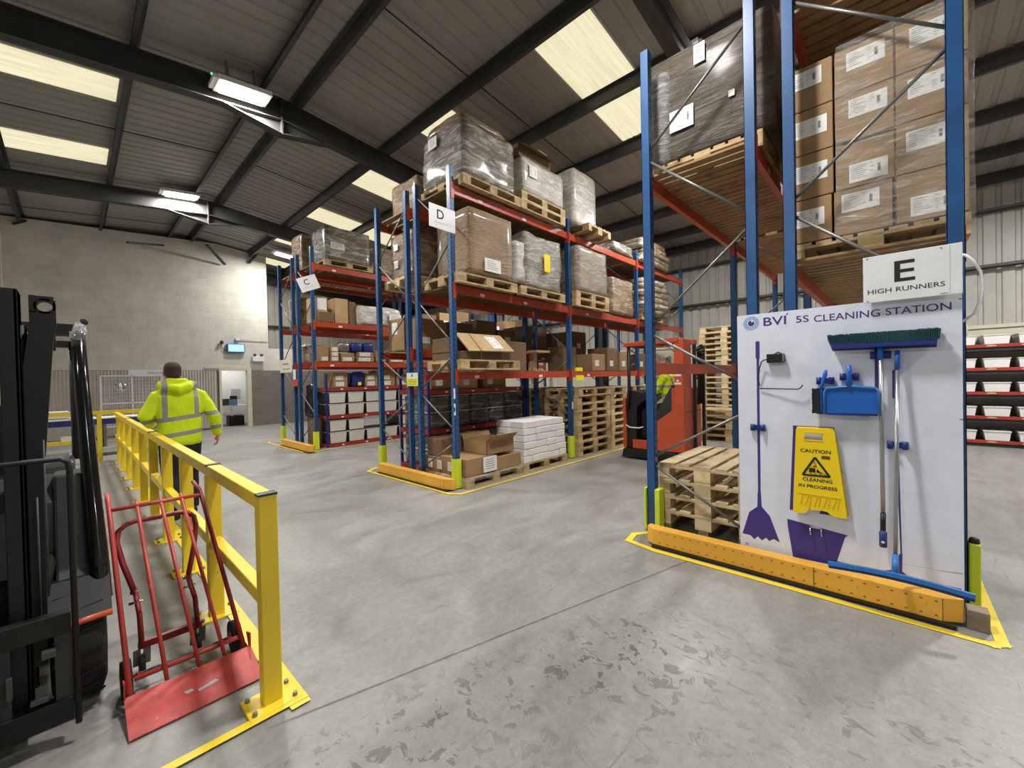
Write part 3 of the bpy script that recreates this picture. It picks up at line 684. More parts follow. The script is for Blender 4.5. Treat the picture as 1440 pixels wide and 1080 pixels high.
# small notices on the uprights
t = thing('rack_notice', 'yellow and white safety notice on the end posts of rack D', 'notice', (-5.49, 3.60, 1.44))
mb = MB(); mb.box(-5.64, -5.34, 3.598, 3.604, 1.44, 1.645); mb.build('panel', 'signw', t)
mb = MB(); mb.box(-5.635, -5.345, 3.596, 3.599, 1.445, 1.56); mb.build('yellow_field', 'lime', t)
mb = MB()
for k in range(4): mb.box(-5.61, -5.37, 3.594, 3.597, 1.462+k*.024, 1.468+k*.024, 0)
mb.cyl((-5.49, 3.597, 1.605), (-5.49, 3.595, 1.605), .022, 12, 0); mb.build('print', 'inkg', t)
t = thing('rack_notice', 'white location notice on the end posts of rack C', 'notice', (-11.3, 3.7, 1.8))
mb = MB(); mb.box(-11.7, -10.85, 3.69, 3.70, 1.80, 2.13); mb.build('panel', 'cream', t); mb = MB(); mb.box(-11.5, -11.1, 3.687, 3.69, 2.0, 2.03); mb.box(-11.5, -11.0, 3.687, 3.69, 1.88, 1.9); mb.build('print', 'inkg', t)
t = thing('rack_notice', 'narrow red and white tag hanging on the middle post of rack C', 'notice', (-10.65, 3.69, 1.45))
mb = MB(); mb.box(-10.75, -10.6, 3.68, 3.69, 1.62, 1.86); mb.build('panel', 'signw', t); mb = MB(); mb.box(-10.8, -10.5, 3.68, 3.69, 1.45, 1.62); mb.build('red_field', 'trolley', t)
for z, h2, l in ((1.26, .16, 'narrow white strip'), (1.03, .16, 'small white barcode plate')):
    o = MB().box(-4.50, -4.47, 3.612, 3.618, z, z+h2*(1 if z < 1.2 else .9)).build('post_label', 'paper'); tag(o, l+' on the front post of rack D', 'label')
    if z < 1.2:
        MB().box(-4.495, -4.475, 3.609, 3.6125, z+.05, z+.11).build('barcode', 'ink', o)
tag(MB().box(-4.478, -4.474, 6.415, 6.45, .93, 1.06).build('post_label', 'paper'), 'small white label on the second post of rack D', 'label')
# ---------------------------------------------------------------- cleaning station
FIT[0] = True
def pb(x, z, y): k = y/3.83; return (x*k, y, EYE+(z-EYE)*k)
bt = thing('cleaning_station_board', 'white cleaning station board with purple tool outlines fixed to rack E', 'board', (-.34, 3.84, .07))
mb = MB(); mb.box(-.982, .298, 3.832, 3.852, .068, 2.004, 0); mb.build('panel', 'white', bt)
mb = MB(); mb.box(-.9835, -.982, 3.8325, 3.852, .068, 2.004); mb.box(.298, .2995, 3.8325, 3.852, .068, 2.004); mb.build('edge_strip', 'purple', bt)
B = 3.8318
def bpoly(mb, pts, m=0, y=B): mb.add([(x, y, z) for x, z in pts], [tuple(range(len(pts)))], m)
mb = MB(); text('BVI', .068, (-.790, B, 1.900), S, Z, mb, 0, .0006, .012, width=.155); mb.v = list(mb.v)
bpoly(mb, [(-.636, 1.972), (-.628, 1.97), (-.618, 1.99), (-.630, 1.985)]); mb.build('lettering', 'purple', bt); mb = MB(); text('5S', .052, (-.572, B, 1.903), S, Z, mb, 0, .0006, .008, width=.082)
mb.build('lettering', 'purple', bt); mb = MB(); text('CLEANING', .050, (-.459, B, 1.897), S, Z, mb, 0, .0006, .006, width=.372); mb.build('lettering', 'purple', bt); mb = MB(); text('STATION', .049, (-.059, B, 1.899), S, Z, mb, 0, .0006, .006, width=.311)
mb.build('lettering', 'purple', bt)
mb = MB()
def disc(mb, cx, cz, r0, r1, m, n=40, y=B, a0=0, a1=2*pi):
    for k in range(n):
        a, b = a0+(a1-a0)*k/n, a0+(a1-a0)*(k+1)/n
        mb.quad((cx+r0*cos(a), y, cz+r0*sin(a)), (cx+r1*cos(a), y, cz+r1*sin(a)), (cx+r1*cos(b), y, cz+r1*sin(b)), (cx+r0*cos(b), y, cz+r0*sin(b)), m)
for k in range(32): disc(mb, -.878, 1.932, .036, .059, 1, 1, B-.0004, 2*pi*k/32, 2*pi*(k+.62)/32)
disc(mb, -.878, 1.932, .0305, .039, 1, 40, B-.0003); disc(mb, -.878, 1.932, .0, .031, 2, 30, B-.0003)
disc(mb, -.878, 1.932, 0, .024, 0, 24, B-.0008); disc(mb, -.871, 1.948, 0, .008, 2, 10, B-.0012)
mb.build('eye_emblem', ['purple', 'sky', 'signw'], bt)
# printed outlines
mb = MB(); bpoly(mb, [(-.849, 1.775), (-.844, 1.782), (-.825, 1.782), (-.819, 1.775), (-.82, 1.64), (-.83, 1.635), (-.838, 1.635), (-.849, 1.645)]); bpoly(mb, [(-.843, 1.64), (-.824, 1.64), (-.826, .54), (-.846, .54)])
bpoly(mb, [(-.849, .54), (-.825, .54), (-.820, .43), (-.763, .363), (-.697, .166), (-.740, .184), (-.77, .158), (-.792, .181), (-.822, .151), (-.852, .177), (-.876, .147), (-.906, .174), (-.965, .177), (-.912, .367), (-.852, .425)]); mb.build('mop_outline', 'purple', bt)
mb = MB(); bpoly(mb, [(-.645, .369), (-.274, .327), (-.290, .308), (-.346, .085), (-.61, .075), (-.643, .314)]); mb.build('bucket_outline', 'purple', bt)
mb = MB(); bpoly(mb, [(-.600, 1.109), (-.345, 1.109), (-.345, 1.065), (-.600, 1.065)]); bpoly(mb, [(-.600, 1.065), (-.545, 1.065), (-.56, .444), (-.628, .444)]); bpoly(mb, [(-.40, 1.065), (-.342, 1.065), (-.30, .78), (-.332, .455), (-.44, .45), (-.40, .6)]); mb.build('sign_outline', 'purple', bt)
mb = MB(); bpoly(mb, [(-.38, 1.765), (.19, 1.775), (.185, 1.665), (-.35, 1.672)]); bpoly(mb, [(-.118, 1.68), (-.09, 1.68), (-.09, 1.40), (-.118, 1.40)]); bpoly(mb, [(-.104, .40), (-.062, .40), (-.062, .298), (-.07, .288), (-.096, .288), (-.104, .298)]); mb.build('broom_outline', 'purple', bt)
mb = MB(); bpoly(mb, [(-.028, 1.52), (-.014, 1.53), (-.014, 1.33), (-.028, 1.33)]); bpoly(mb, [(-.02, 1.33), (-.005, 1.33), (.012, .27), (.004, .27)]); bpoly(mb, [(.0, .27), (.014, .27), (.012, .15), (.045, .125), (.285, .122), (.285, .095), (-.36, .098), (-.36, .12), (-.10, .122), (-.03, .15)]); mb.build('squeegee_outline', 'purple', bt)
mb = MB(); bpoly(mb, [(-.45, 1.40), (-.10, 1.40), (-.105, 1.205), (-.45, 1.205)]); mb.build('dustpan_outline', 'purple', bt)
mb = MB(); mb.quad((.016, B, .202), (.293, B, .215), (.293, B, .217), (.016, B, .204)); mb.quad((.18, B, .21), (.293, B, .226), (.293, B, .218), (.18, B, .208))
mb.quad((-.945, B, .085), (-.92, B, .085), (-.92, B, .107), (-.945, B, .107)); mb.box(-.739, -.736, B-.001, B, 1.176, 1.179); mb.build('scuff_mark', 'inkl', bt)
mb = MB()
for z in (1.96, 1.20): mb.box(.283, .299, B-.002, B, z, z+.004)
mb.build('edge_clip', 'ink', bt)
def clip(cx, cz, w=.105):
    mb = MB(); y = 3.832
    mb.box(cx-w*.28, cx+w*.28, y-.014, y, cz-.02, cz+.02)
    for s in (-1, 1):
        x = cx+s*w*.36
        mb.tube([(x, y-.016, cz-.026), (x, y-.016, cz+.026)], .017, 10); mb.tube([(x-s*.004, y-.018, cz), (cx+s*.026, y-.045, cz)], .010, 8)
    return mb
for cx, cz, l in ((-.837, 1.078, 'dark blue tool clip on the mop outline'), (-.087, 1.628, 'dark blue tool clip under the green broom head'), (-.005, 1.012, 'dark blue tool clip halfway down the squeegee handle'),
                  (-.255, 1.482, 'dark blue tool clip behind the dustpan handle'), (-.394, 1.455, 'dark blue tool clip behind the hand brush handle')):
    o = clip(cx, cz).build('tool_clip', 'tdblue'); tag(o, l, 'clip', 'tool clips on the cleaning board')
# push broom
t = thing('push_broom', 'push broom hung head up, green bristles and steel handle', 'broom', pb(-.09, 1.7, 3.78))
mb = MB()
h = [(-.352, 1.686), (.186, 1.684), (.19, 1.722), (-.36, 1.737)]
y0, y1 = 3.75, 3.81
mb.prism([(pb(x, z, y0)[0], pb(x, z, y0)[2]) for x, z in h], 'y', y0, y1); mb.build('head', 'tdblue', t, bevel=.004)
mb = MB(); R = random.Random(4); n = 56
for r in range(4):
    for k in range(n):
        x = -.356+.546*k/(n-1); xt = x*1.045-.001; yb = 3.755+.016*r
        z0, z1 = 1.728-.010*k/(n-1), 1.785+R.uniform(-.004, .006)
        mb.obox(pb(x, z0, yb), pb(xt, z1, yb-.012+.008*r), .0105, .013)
mb.build('bristles', 'bristle', t)
mb = MB(); mb.tube([pb(-.087, 1.69, 3.785), pb(-.087, 1.60, 3.785)], .017, 12); mb.build('socket', 'tblue', t)
mb = MB(); mb.tube([pb(-.087, 1.685, 3.785), pb(-.082, .51, 3.79)], .0125, 14); mb.build('handle', 'alu', t)
mb = MB(); mb.tube([pb(-.082, .53, 3.79), pb(-.083, .41, 3.79)], .0155, 14); mb.build('grip', 'black', t)
mb = MB(); mb.tube([pb(-.083, .41, 3.79), pb(-.084, .345, 3.79), pb(-.084, .30, 3.79)], [.0155, .015, .013], 12); mb.build('grip_end', 'tdblue', t)
mb = MB(); disc(mb, *(pb(-.084, .326, 3.77)[::2]), 0, .009, 0, 16, 3.774); mb.build('hanging_hole', 'signw', t)
# floor squeegee
t = thing('floor_squeegee', 'long blue floor squeegee standing on the ochre barrier against the board', 'squeegee', (-.02, 3.6, .17))
tp = pb(-.002, 1.655, 3.79); bm_ = pb(-.021, .25, 3.66)
mb = MB(); mb.tube([tp, pb(-.002, 1.53, 3.785)], [.014, .016], 12); mb.build('grip', 'tblue', t)
mb = MB(); mb.tube([pb(-.002, 1.55, 3.787), bm_], .0115, 14); mb.build('handle', 'alu', t)
mb = MB(); mb.box(pb(-.018, 1.167, 3.77)[0], pb(.006, 1.167, 3.77)[0], 3.738, 3.742, pb(0, 1.147, 3.76)[2], pb(0, 1.18, 3.76)[2]); mb.build('sticker', 'paper', t)
mb = MB(); mb.tube([pb(-.021, .26, 3.662), pb(-.022, .125, 3.60)], [.0165, .019], 12); mb.build('socket', 'tlblue', t, smooth=False)
mb = MB(); n = 14
for k in range(n):
    xa, xb2 = -.387+.728*k/n, -.387+.728*(k+1)/n
    def bow(x): return 3.59-.05*math.cos((x+.02)/.365*pi/2)
    a = pb(xa, .098+.022*math.cos((xa+.02)/.365*pi/2), bow(xa)); b = pb(xb2, .098+.022*math.cos((xb2+.02)/.365*pi/2), bow(xb2))
    mb.obox(a, b, .02, .026)
mb.build('blade_holder', 'tlblue', t)
mb = MB()
for k in range(n):
    xa, xb2 = -.387+.728*k/n, -.387+.728*(k+1)/n
    a = pb(xa, .075+.022*math.cos((xa+.02)/.365*pi/2), bow(xa)+.002); b = pb(xb2, .075+.022*math.cos((xb2+.02)/.365*pi/2), bow(xb2)+.002)
    mb.obox(a, b, .006, .024)
mb.build('rubber_blade', 'tdblue', t)
# dustpan
t = thing('dustpan', 'bright blue dustpan hanging by its handle on the board', 'dustpan', pb(-.25, 1.3, 3.79))
mb = MB(); ya, yb = 3.745, 3.80
out = [(-.401, 1.208), (-.40, 1.375), (-.385, 1.398), (-.25, 1.412), (-.115, 1.40), (-.10, 1.38), (-.098, 1.215)]
mb.prism([(pb(x, z, ya)[0], pb(x, z, ya)[2]) for x, z in out], 'y', ya+.018, yb); mb.build('pan', 'tblue', t, bevel=.005)
mb = MB(); rim = [pb(x, z, ya+.015) for x, z in out[0:7]]; mb.tube(rim, .009, 8); mb.build('rim', 'tlblue', t)
mb = MB(); mb.tube([pb(-.257, 1.40, ya+.02), pb(-.257, 1.50, ya+.03), pb(-.258, 1.565, ya+.03)], [.02, .015, .016], 12); mb.build('handle', 'tblue', t)
mb = MB(); mb.box(pb(-.39, 1.2, ya)[0], pb(-.15, 1.2, ya)[0], ya+.016, yb, pb(0, 1.200, ya)[2], pb(0, 1.212, ya)[2]); mb.build('lip', 'tdblue', t)
# hand brush
t = thing('hand_brush', 'blue hand brush with black bristles beside the dustpan', 'hand brush', pb(-.43, 1.3, 3.79))
mb = MB(); mb.prism([(pb(x, z, 3.78)[0], pb(x, z, 3.78)[2]) for x, z in ((-.430, 1.387), (-.413, 1.39), (-.411, 1.225), (-.430, 1.215))], 'y', 3.765, 3.805); mb.build('stock', 'tblue', t, bevel=.003)
mb = MB(); mb.tube([pb(-.42, 1.385, 3.78), pb(-.412, 1.43, 3.78), pb(-.395, 1.50, 3.78), pb(-.39, 1.535, 3.78)], [.010, .011, .014, .010], 10); mb.build('handle', 'tblue', t)
mb = MB(); R = random.Random(9)
for k in range(22):
    z = 1.218+.17*k/21
    for yy in (3.762, 3.776, 3.79): mb.obox(pb(-.428, z, yy), pb(-.474+R.uniform(-.003, .003), z*1.0+(z-1.3)*.06, yy), .008, .008)
mb.build('bristles', 'blackb', t)
# black rod hook and box
t = thing('wire_hook', 'thin black bent wire hook sticking out beside the mop outline', 'hook', pb(-.7, 1.4, 3.8))
MB().tube([pb(-.822, 1.397, 3.82), pb(-.567, 1.391, 3.79), pb(-.55, 1.398, 3.79), pb(-.532, 1.424, 3.79)], .0045, 8).build('rod', 'black', t)
MB().tube([pb(-.822, 1.42, 3.82), pb(-.832, 1.47, 3.81), pb(-.822, 1.56, 3.80), pb(-.808, 1.61, 3.80), pb(-.79, 1.626, 3.79), pb(-.762, 1.632, 3.78)], .0045, 8).build('upper_wire', 'black', t)
t = thing('black_clip_box', 'small black box fixed near the top of the mop outline', 'box', pb(-.71, 1.6, 3.81))
mb = MB(); mb.box(*pb(-.769, 0, 3.80)[:1], pb(-.652, 0, 3.80)[0], 3.785, 3.832, pb(0, 1.603, 3.80)[2], pb(0, 1.672, 3.80)[2]); mb.build('body', 'black', t, bevel=.004)
mb = MB(); mb.tube([pb(-.715, 1.67, 3.80), pb(-.69, 1.684, 3.80), pb(-.67, 1.67, 3.80)], .006, 8); mb.build('lug', 'dgrey', t)
mb = MB(); mb.box(pb(-.66, 0, 3.80)[0], pb(-.652, 0, 3.8)[0], 3.782, 3.786, pb(0, 1.61, 3.8)[2], pb(0, 1.665, 3.8)[2]); mb.build('tab', 'alu', t)
# u hook
t = thing('metal_hook', 'small silver double hook screwed over the bucket outline', 'hook', pb(-.46, .32, 3.81))
mb = MB(); mb.box(-.5, -.42, 3.826, 3.832, .335, .349); mb.build('plate', 'chrome', t)
for x in (-.495, -.427): MB().tube([(x, 3.828, .342), (x, 3.805, .325), (x+.003, 3.80, .295), (x+.004, 3.806, .285)], .0055, 8).build('prong', 'chrome', t)
# caution sign
t = thing('caution_sign', 'yellow folding caution sign reading cleaning in progress on the board', 'caution sign', pb(-.44, .45, 3.8))
yf, ybk = 3.785, 3.80
def C(x, z): p = pb(x, z, yf); return (p[0], p[2])
TL, TR, BR, BL = (-.580, 1.080), (-.343, 1.080), (-.276, .448), (-.606, .430)
mb = MB()
# front leaf as strips round the hand hole and the arched foot
for pts in ([(-.580, 1.078), (-.574, 1.093), (-.352, 1.093), (-.343, 1.078), (-.341, 1.055), (-.581, 1.055)], [(-.581, 1.055), (-.524, 1.055), (-.527, 1.006), (-.583, 1.006)], [(-.414, 1.055), (-.341, 1.055), (-.336, 1.006), (-.415, 1.006)],
            [(-.583, 1.006), (-.336, 1.006), (-.281, .50), (-.604, .50)], [(-.604, .50), (-.50, .50), (-.505, .470), (-.530, .438), (-.606, .430)], [(-.50, .50), (-.388, .50), (-.39, .474), (-.42, .478), (-.495, .470)], [(-.388, .50), (-.281, .50), (-.276, .448), (-.34, .446), (-.37, .455), (-.39, .474)]):
    mb.prism([C(*p) for p in pts], 'y', yf, yf+.006)
mb.build('front_leaf', 'cyel', t)
mb = MB(); 
for pts in ([(-.583, 1.0), (-.330, 1.0), (-.27, .46), (-.36, .46), (-.39, .485), (-.49, .485), (-.52, .455), (-.60, .45)], [(-.578, 1.085), (-.35, 1.085), (-.34, 1.06), (-.58, 1.06)]): mb.prism([C(*p) for p in pts], 'y', yf+.022, yf+.028)
mb.build('rear_leaf', 'cyel', t)
mb = MB(); mb.tube([(C(-.574, 1.09)[0], yf+.014, C(-.574, 1.09)[1]), (C(-.352, 1.09)[0], yf+.014, C(-.352, 1.09)[1])], .012, 10); mb.build('hinge', 'cyeld', t)
mb = MB(); 
def cl(mb, a, b, w, m=0): mb.obox((C(*a)[0], yf-.0015, C(*a)[1]), (C(*b)[0], yf-.0015, C(*b)[1]), .003, w, (0, 0, 1), m)
cl(mb, (-.574, .588), (-.311, .588), .007); cl(mb, (-.53, 1.0), (-.41, 1.0), .004); cl(mb, (-.53, 1.06), (-.41, 1.06), .004)
for k in range(9): cl(mb, (-.555+k*.028, .505), (-.545+k*.028+.012*(k % 2), .575), .006)
mb.build('emboss', 'cyeld', t)
mb = MB(); y = yf-.0006
def ct(s, x, z, w, h): p = C(x, z); text(s, h, (p[0], y, p[1]), S, Z, mb, 0, .0006, .02, width=w)
ct('CAUTION', -.553, .909, .184, .026); ct('CLEANING', -.541, .690, .180, .026); ct('IN PROGRESS', -.566, .640, .233, .025)
tri = [(-.462, .875), (-.540, .735), (-.374, .740)]
for a, b in ((0, 1), (1, 2), (2, 0)): cl(mb, tri[a], tri[b], .014)
mb.v = list(mb.v)
bpoly(mb, [C(-.50, .760), C(-.46, .760), C(-.46, .793), C(-.497, .793)], 0, y-.001); bpoly(mb, [C(-.478, .80), C(-.45, .806), C(-.452, .812), C(-.47, .812)], 0, y-.001)
bpoly(mb, [C(-.456, .763), C(-.40, .755), C(-.43, .768), C(-.448, .79)], 0, y-.001); mb.obox((C(-.47, .845)[0], y-.001, C(-.47, .845)[1]), (C(-.452, .80)[0], y-.001, C(-.452, .80)[1]), .001, .0035)
for k in range(4): bpoly(mb, [C(-.50+k*.03, .75), C(-.482+k*.03, .75), C(-.482+k*.03, .754), C(-.50+k*.03, .754)], 0, y-.001)
mb.build('lettering', 'ink', t)
mb = MB(); bpoly(mb, [C(-.422, .868), C(-.371, .868), C(-.371, .892), C(-.422, .892)], 0, y-.0008); mb.build('brown_patch', 'brown', t)
FIT[0] = False
mb = MB()
for x in (-.90, .245):
    for z in (.4, 1.2, 1.9): mb.box(x-.03, x+.03, 3.665, 3.85, z, z+.05)
mb.build('batten', 'woodd', bt)
# ---------------------------------------------------------------- pallets
def make_pallet(lx, ly, mat, name='wooden_pallet'):
    """long side ly along y; built at the origin"""
    t = thing(name, 'wooden pallet', 'pallet'); hx, hy = lx/2, ly/2; R = random.Random(int(lx*100)+len(mat))
    mb = MB(); wd = [.145, .1, .145, .1, .145] if lx < .9 else [.145, .1, .1, .145, .1, .1, .145]
    gap = (lx-sum(wd))/(len(wd)-1); x = -hx
    for w in wd: mb.box(x, x+w, -hy, hy, .122, .144); x += w+gap
    mb.build('deck_boards', mat, t)
    for yy in (-hy, -.0725, hy-.145):
        MB().box(-hx, hx, yy, yy+.145, .100, .122).build('cross_board', mat, t)
    for xx, w in ((-hx, .1), (-.0725, .145), (hx-.1, .1)):
        for yy in (-hy, -.0725, hy-.145):
            MB().box(xx, xx+w, yy, yy+.145, .022, .100).build('block', mat, t)
        MB().box(xx, xx+w, -hy, hy, 0, .022).build('bottom_board', mat, t)
    return t
P8 = make_pallet(.8, 1.2, 'wood'); P10 = make_pallet(1.0, 1.2, 'wood'); P8p = make_pallet(.8, 1.2, 'woodp')
used = set()
def pallet(proto, x, y, z, rz, label, group=None):
    if id(proto) not in used:
        used.add(id(proto)); proto.location = (x, y, z); proto.rotation_euler = (0, 0, rz); proto['label'] = label
        if group: proto['group'] = group
        return proto
    return dup(proto, (x, y, z), rz, label, group)
RJ = random.Random(11)
def stack(proto, x, y, z0, n, rz, where, group, jit=.012, alt=False, dz=.1445):
    for i in range(n):
        p = P8p if (alt and i % 3 == 1) else proto
        a = RJ.uniform(-jit, jit)
        pallet(p, x+RJ.uniform(-jit, jit), y+RJ.uniform(-jit, jit), z0+i*dz, rz+a, 'wooden pallet, %s of the stack %s' % (rank(i, n), where), group)
stack(P8p, -1.320, 4.535, 0.079, 4, 0, 'beside the cleaning board', 'pallets stacked inside rack E', .003, dz=.149)
for k, x in enumerate((-1.66, -1.32, -.98)): tag(MB().box(x-.045, x+.045, 3.94, 5.12, 0, .078).build('timber_bearer', 'woodg'), 'timber bearer on the floor under the pallets of rack E, %s from the corner post' % ['first', 'second', 'third'][k], 'timber', 'bearers under the rack E pallets')
stack(P8, -4.80, 7.09, 0.001, 9, 0, 'at the second lime post guard', 'pallets in the tall stack on rack D')
stack(P8, -4.82, 8.36, 0.001, 9, 0, 'half hidden by the orange truck', 'pallets in the second stack on rack D')
stack(P8, -6.05, 7.6, 0.001, 9, 0, 'standing dim behind rack D', 'pallets in the dim stack behind rack D')
stack(P8p, -3.22, 11.75, 0.001, 19, pi/2, 'rising tallest near the far cladding', 'pallets in the tallest stack')
stack(P8, -2.78, 10.3, 0.001, 5, pi/2+.1, 'kept low before the tallest one', 'pallets in the low pile')
# ---------------------------------------------------------------- goods
def load(label, x0, x1, y0, y1, z0, z1, mat='wgrey', amp=.02, r=.05, seed=0, taper=0, lean=(0, 0), cat='wrapped load', name='wrapped_load', sheets=(), film=False, n=None, group=None, tops=None):
    t = thing(name, label, cat, ((x0+x1)/2, (y0+y1)/2, z0), group=group)
    n = n or (max(4, int((x1-x0)/.09)), max(4, int((y1-y0)/.09)), max(4, int((z1-z0)/.08)))
    rbox(MB(), x0, x1, y0, y1, z0, z1, n, amp, r, seed, 0, taper, lean).build('goods', mat, t)
    if film: rbox(MB(), x0-.012, x1+.012, y0-.012, y1+.012, z0-.03, z1+.008, n, amp*1.6, r+.01, seed, 0, taper, lean).build('stretch_film', 'filmh', t)
    for f, a, z, w, h, st in sheets:
        if f == 'x': sheet(t, (x1+.016+amp*.4, a, z), (0, 1, 0), Z, w, h, seed+int(a*10), style=st)
        elif f == 'y': sheet(t, (a, y0-.016-amp*.4, z), (1, 0, 0), Z, w, h, seed+int(a*10), style=st)
    return t
def carton(label, x0, x1, y0, y1, z0, z1, mat='card', lab=None, group=None, open_=False, name='carton', bev=.006, flaps=None, tape=True):
    """cardboard box; lab: list of (face, along, up, w, h, style)"""
    t = thing(name, label, 'cardboard box', ((x0+x1)/2, (y0+y1)/2, z0), group=group); mb = MB()
    if open_:
        w = .006; mb.box(x0, x1, y0, y1, z0, z0+w); mb.box(x0, x0+w, y0, y1, z0, z1); mb.box(x1-w, x1, y0, y1, z0, z1); mb.box(x0, x1, y0, y0+w, z0, z1); mb.box(x0, x1, y1-w, y1, z0, z1)
        mb.build('walls', mat, t)
        for k, (sx, sy, a, *lf) in enumerate(flaps or ((1, 0, .5), (-1, 0, .9), (0, 1, .4), (0, -1, .8))):
            f = MB(); L = lf[0] if lf else ((x1-x0)/2 if sx else (y1-y0)*.4)
            if sx: xe = x1 if sx > 0 else x0; f.add([(xe, y0, z1), (xe, y1, z1), (xe+sx*L*cos(a), y1, z1+L*sin(a)), (xe+sx*L*cos(a), y0, z1+L*sin(a)), (xe-sx*.004, y0, z1+.004), (xe-sx*.004, y1, z1+.004), (xe+sx*L*cos(a)-.003*sx, y1, z1+L*sin(a)+.004), (xe+sx*L*cos(a)-.003*sx, y0, z1+L*sin(a)+.004)], [(0, 1, 2, 3), (7, 6, 5, 4), (0, 3, 7, 4), (1, 5, 6, 2), (2, 6, 7, 3), (0, 4, 5, 1)])
            else: ye = y1 if sy > 0 else y0; f.add([(x0, ye, z1), (x1, ye, z1), (x1, ye+sy*L*cos(a), z1+L*sin(a)), (x0, ye+sy*L*cos(a), z1+L*sin(a)), (x0, ye-sy*.004, z1+.004), (x1, ye-sy*.004, z1+.004), (x1, ye+sy*(L*cos(a)-.003), z1+L*sin(a)+.004), (x0, ye+sy*(L*cos(a)-.003), z1+L*sin(a)+.004)], [(0, 1, 2, 3), (7, 6, 5, 4), (0, 3, 7, 4), (1, 5, 6, 2), (2, 6, 7, 3), (0, 4, 5, 1)])
            f.build('flap', mat, t)
    else:
        mb.box(x0, x1, y0, y1, z0, z1); mb.build('body', mat, t, bevel=bev)
        if tape: MB().box((x0+x1)/2-.025, (x0+x1)/2+.025, y0-.001, y1+.001, z1-.05, z1+.0012).build('tape', 'tape', t)
    for f, a, u, w, h, st in (lab or ()):
        if f == 'x': sheet(t, (x1+.0005, y0+a, z0+u), (0, 1, 0), Z, w, h, int(a*100)+int(z0*50), style=st)
        else: sheet(t, (x0+a, y0-.0005, z0+u), (1, 0, 0), Z, w, h, int(a*100)+int(z0*50), style=st)
    return t
# --- rack E, right half: twelve shipping cartons in front, twelve behind, and film round the right column
pallet(P10, -.14, 4.66, 2.412, 0, 'wooden pallet under the labelled shipping cartons on rack E')
pallet(P10, -.14, 4.67, 4.444, 0, 'wooden pallet on the highest deck above the shipping cartons')
xs = [(-.665, -.352), (-.338, -.006), (.004, .352)]; zs = [2.560, 2.905, 3.262, 3.612, 3.960]
cn = ['left', 'middle', 'right']; rn = ['bottom', 'second', 'third', 'top']
offs = {(0, 0): (.05, .12), (1, 0): (.045, .165), (2, 0): (.07, .03), (0, 1): (.06, .13), (1, 1): (.08, .03), (2, 1): (.05, .145), (0, 2): (.06, .13), (1, 2): (.08, .16), (2, 2): (.06, .15), (0, 3): (.03, .17), (1, 3): (.07, .165), (2, 3): (.07, .15)}
for r in range(4):
    for c_ in range(3):
        x0, x1 = xs[c_]; a, u = offs[(c_, r)]; sh = (-.012 if r == 0 and c_ < 2 else 0)
        carton('labelled shipping carton, %s column, %s row of the rack E pallet' % (cn[c_], rn[r]), x0+sh, x1+sh, 4.055, 4.63, zs[r]+.003, zs[r+1]-.004-(.02 if (c_, r) == (1, 1) else 0), 'card', [('y', a, u, .217, .136, 'ship')], 'labelled shipping cartons on rack E', tape=False, bev=.004)
for c_ in range(3):
    for r in range(4):
        x0, x1 = xs[c_]; carton('shipping carton hidden behind the %s column, %s row on rack E' % (cn[c_], rn[r]), x0, x1, 4.64, 5.22, zs[r]+.003, zs[r+1]-.004, 'card', None, 'rear shipping cartons on rack E', tape=False, bev=.004)
fm = MB(); rbox(fm, -.345, .385, 4.03, 5.26, 2.50, 4.02, (6, 12, 20), .02, .03, 5); o = fm.build('stretch_film', 'film'); tag(o, 'clear stretch film round the right column of shipping cartons', 'stretch film')
carton('plain carton on the highest deck over the shipping cartons', -.55, .3, 4.1, 5.2, 4.59, 4.95, 'card', tape=False)
# rack E, left half: dark wrapped load
pallet(P10, -1.33, 4.70, 3.482, 0, 'wooden pallet under the dark wrapped load on rack E')
load('large dark film-wrapped load with three white labels on rack E', -1.86, -.74, 4.10, 5.28, 3.63, 4.66, 'wdark', .012, .03, 3, film=False,
     sheets=(('y', -1.62, 3.895, .225, .20, 'ship'), ('y', -1.385, 4.44, .10, .18, 'lines'), ('y', -1.09, 4.0, .05, .055, 'none')))
t = thing('plastic_top_sheet', 'clear crumpled plastic sheet at the corner of the dark wrapped load', 'plastic sheet', (-1.75, 4.08, 3.9))
rbox(MB(), -1.88, -1.62, 4.06, 4.5, 3.62, 4.52, (5, 5, 14), .035, .04, 8).build('sheet', 'clear', t)
carton('tall brown carton standing behind the dark wrapped load', -1.0, -.72, 5.35, 5.9, 3.50, 4.3, 'cardd', tape=False)
tag(rbox(MB(), -1.8, -1.05, 5.45, 6.6, 3.50, 4.4, (8, 8, 8), .02, .05, 12).build('wrapped_load', 'wbrown'), 'brown wrapped goods behind the tall carton on rack E', 'wrapped load')
pallet(P10, -1.33, 7.6, 3.482, 0, 'wooden pallet on the second bay of rack E'); 
load('dim wrapped load on the second bay of rack E', -1.85, -.85, 7.05, 8.2, 3.63, 4.5, 'wbrown', seed=21)
pallet(P10, -.14, 7.6, 2.412, 0, 'wooden pallet on the low deck of the second rack E bay')
load('brown wrapped load on the low deck of the second rack E bay', -.62, .33, 7.05, 8.2, 2.56, 3.7, 'wbrown', seed=22)
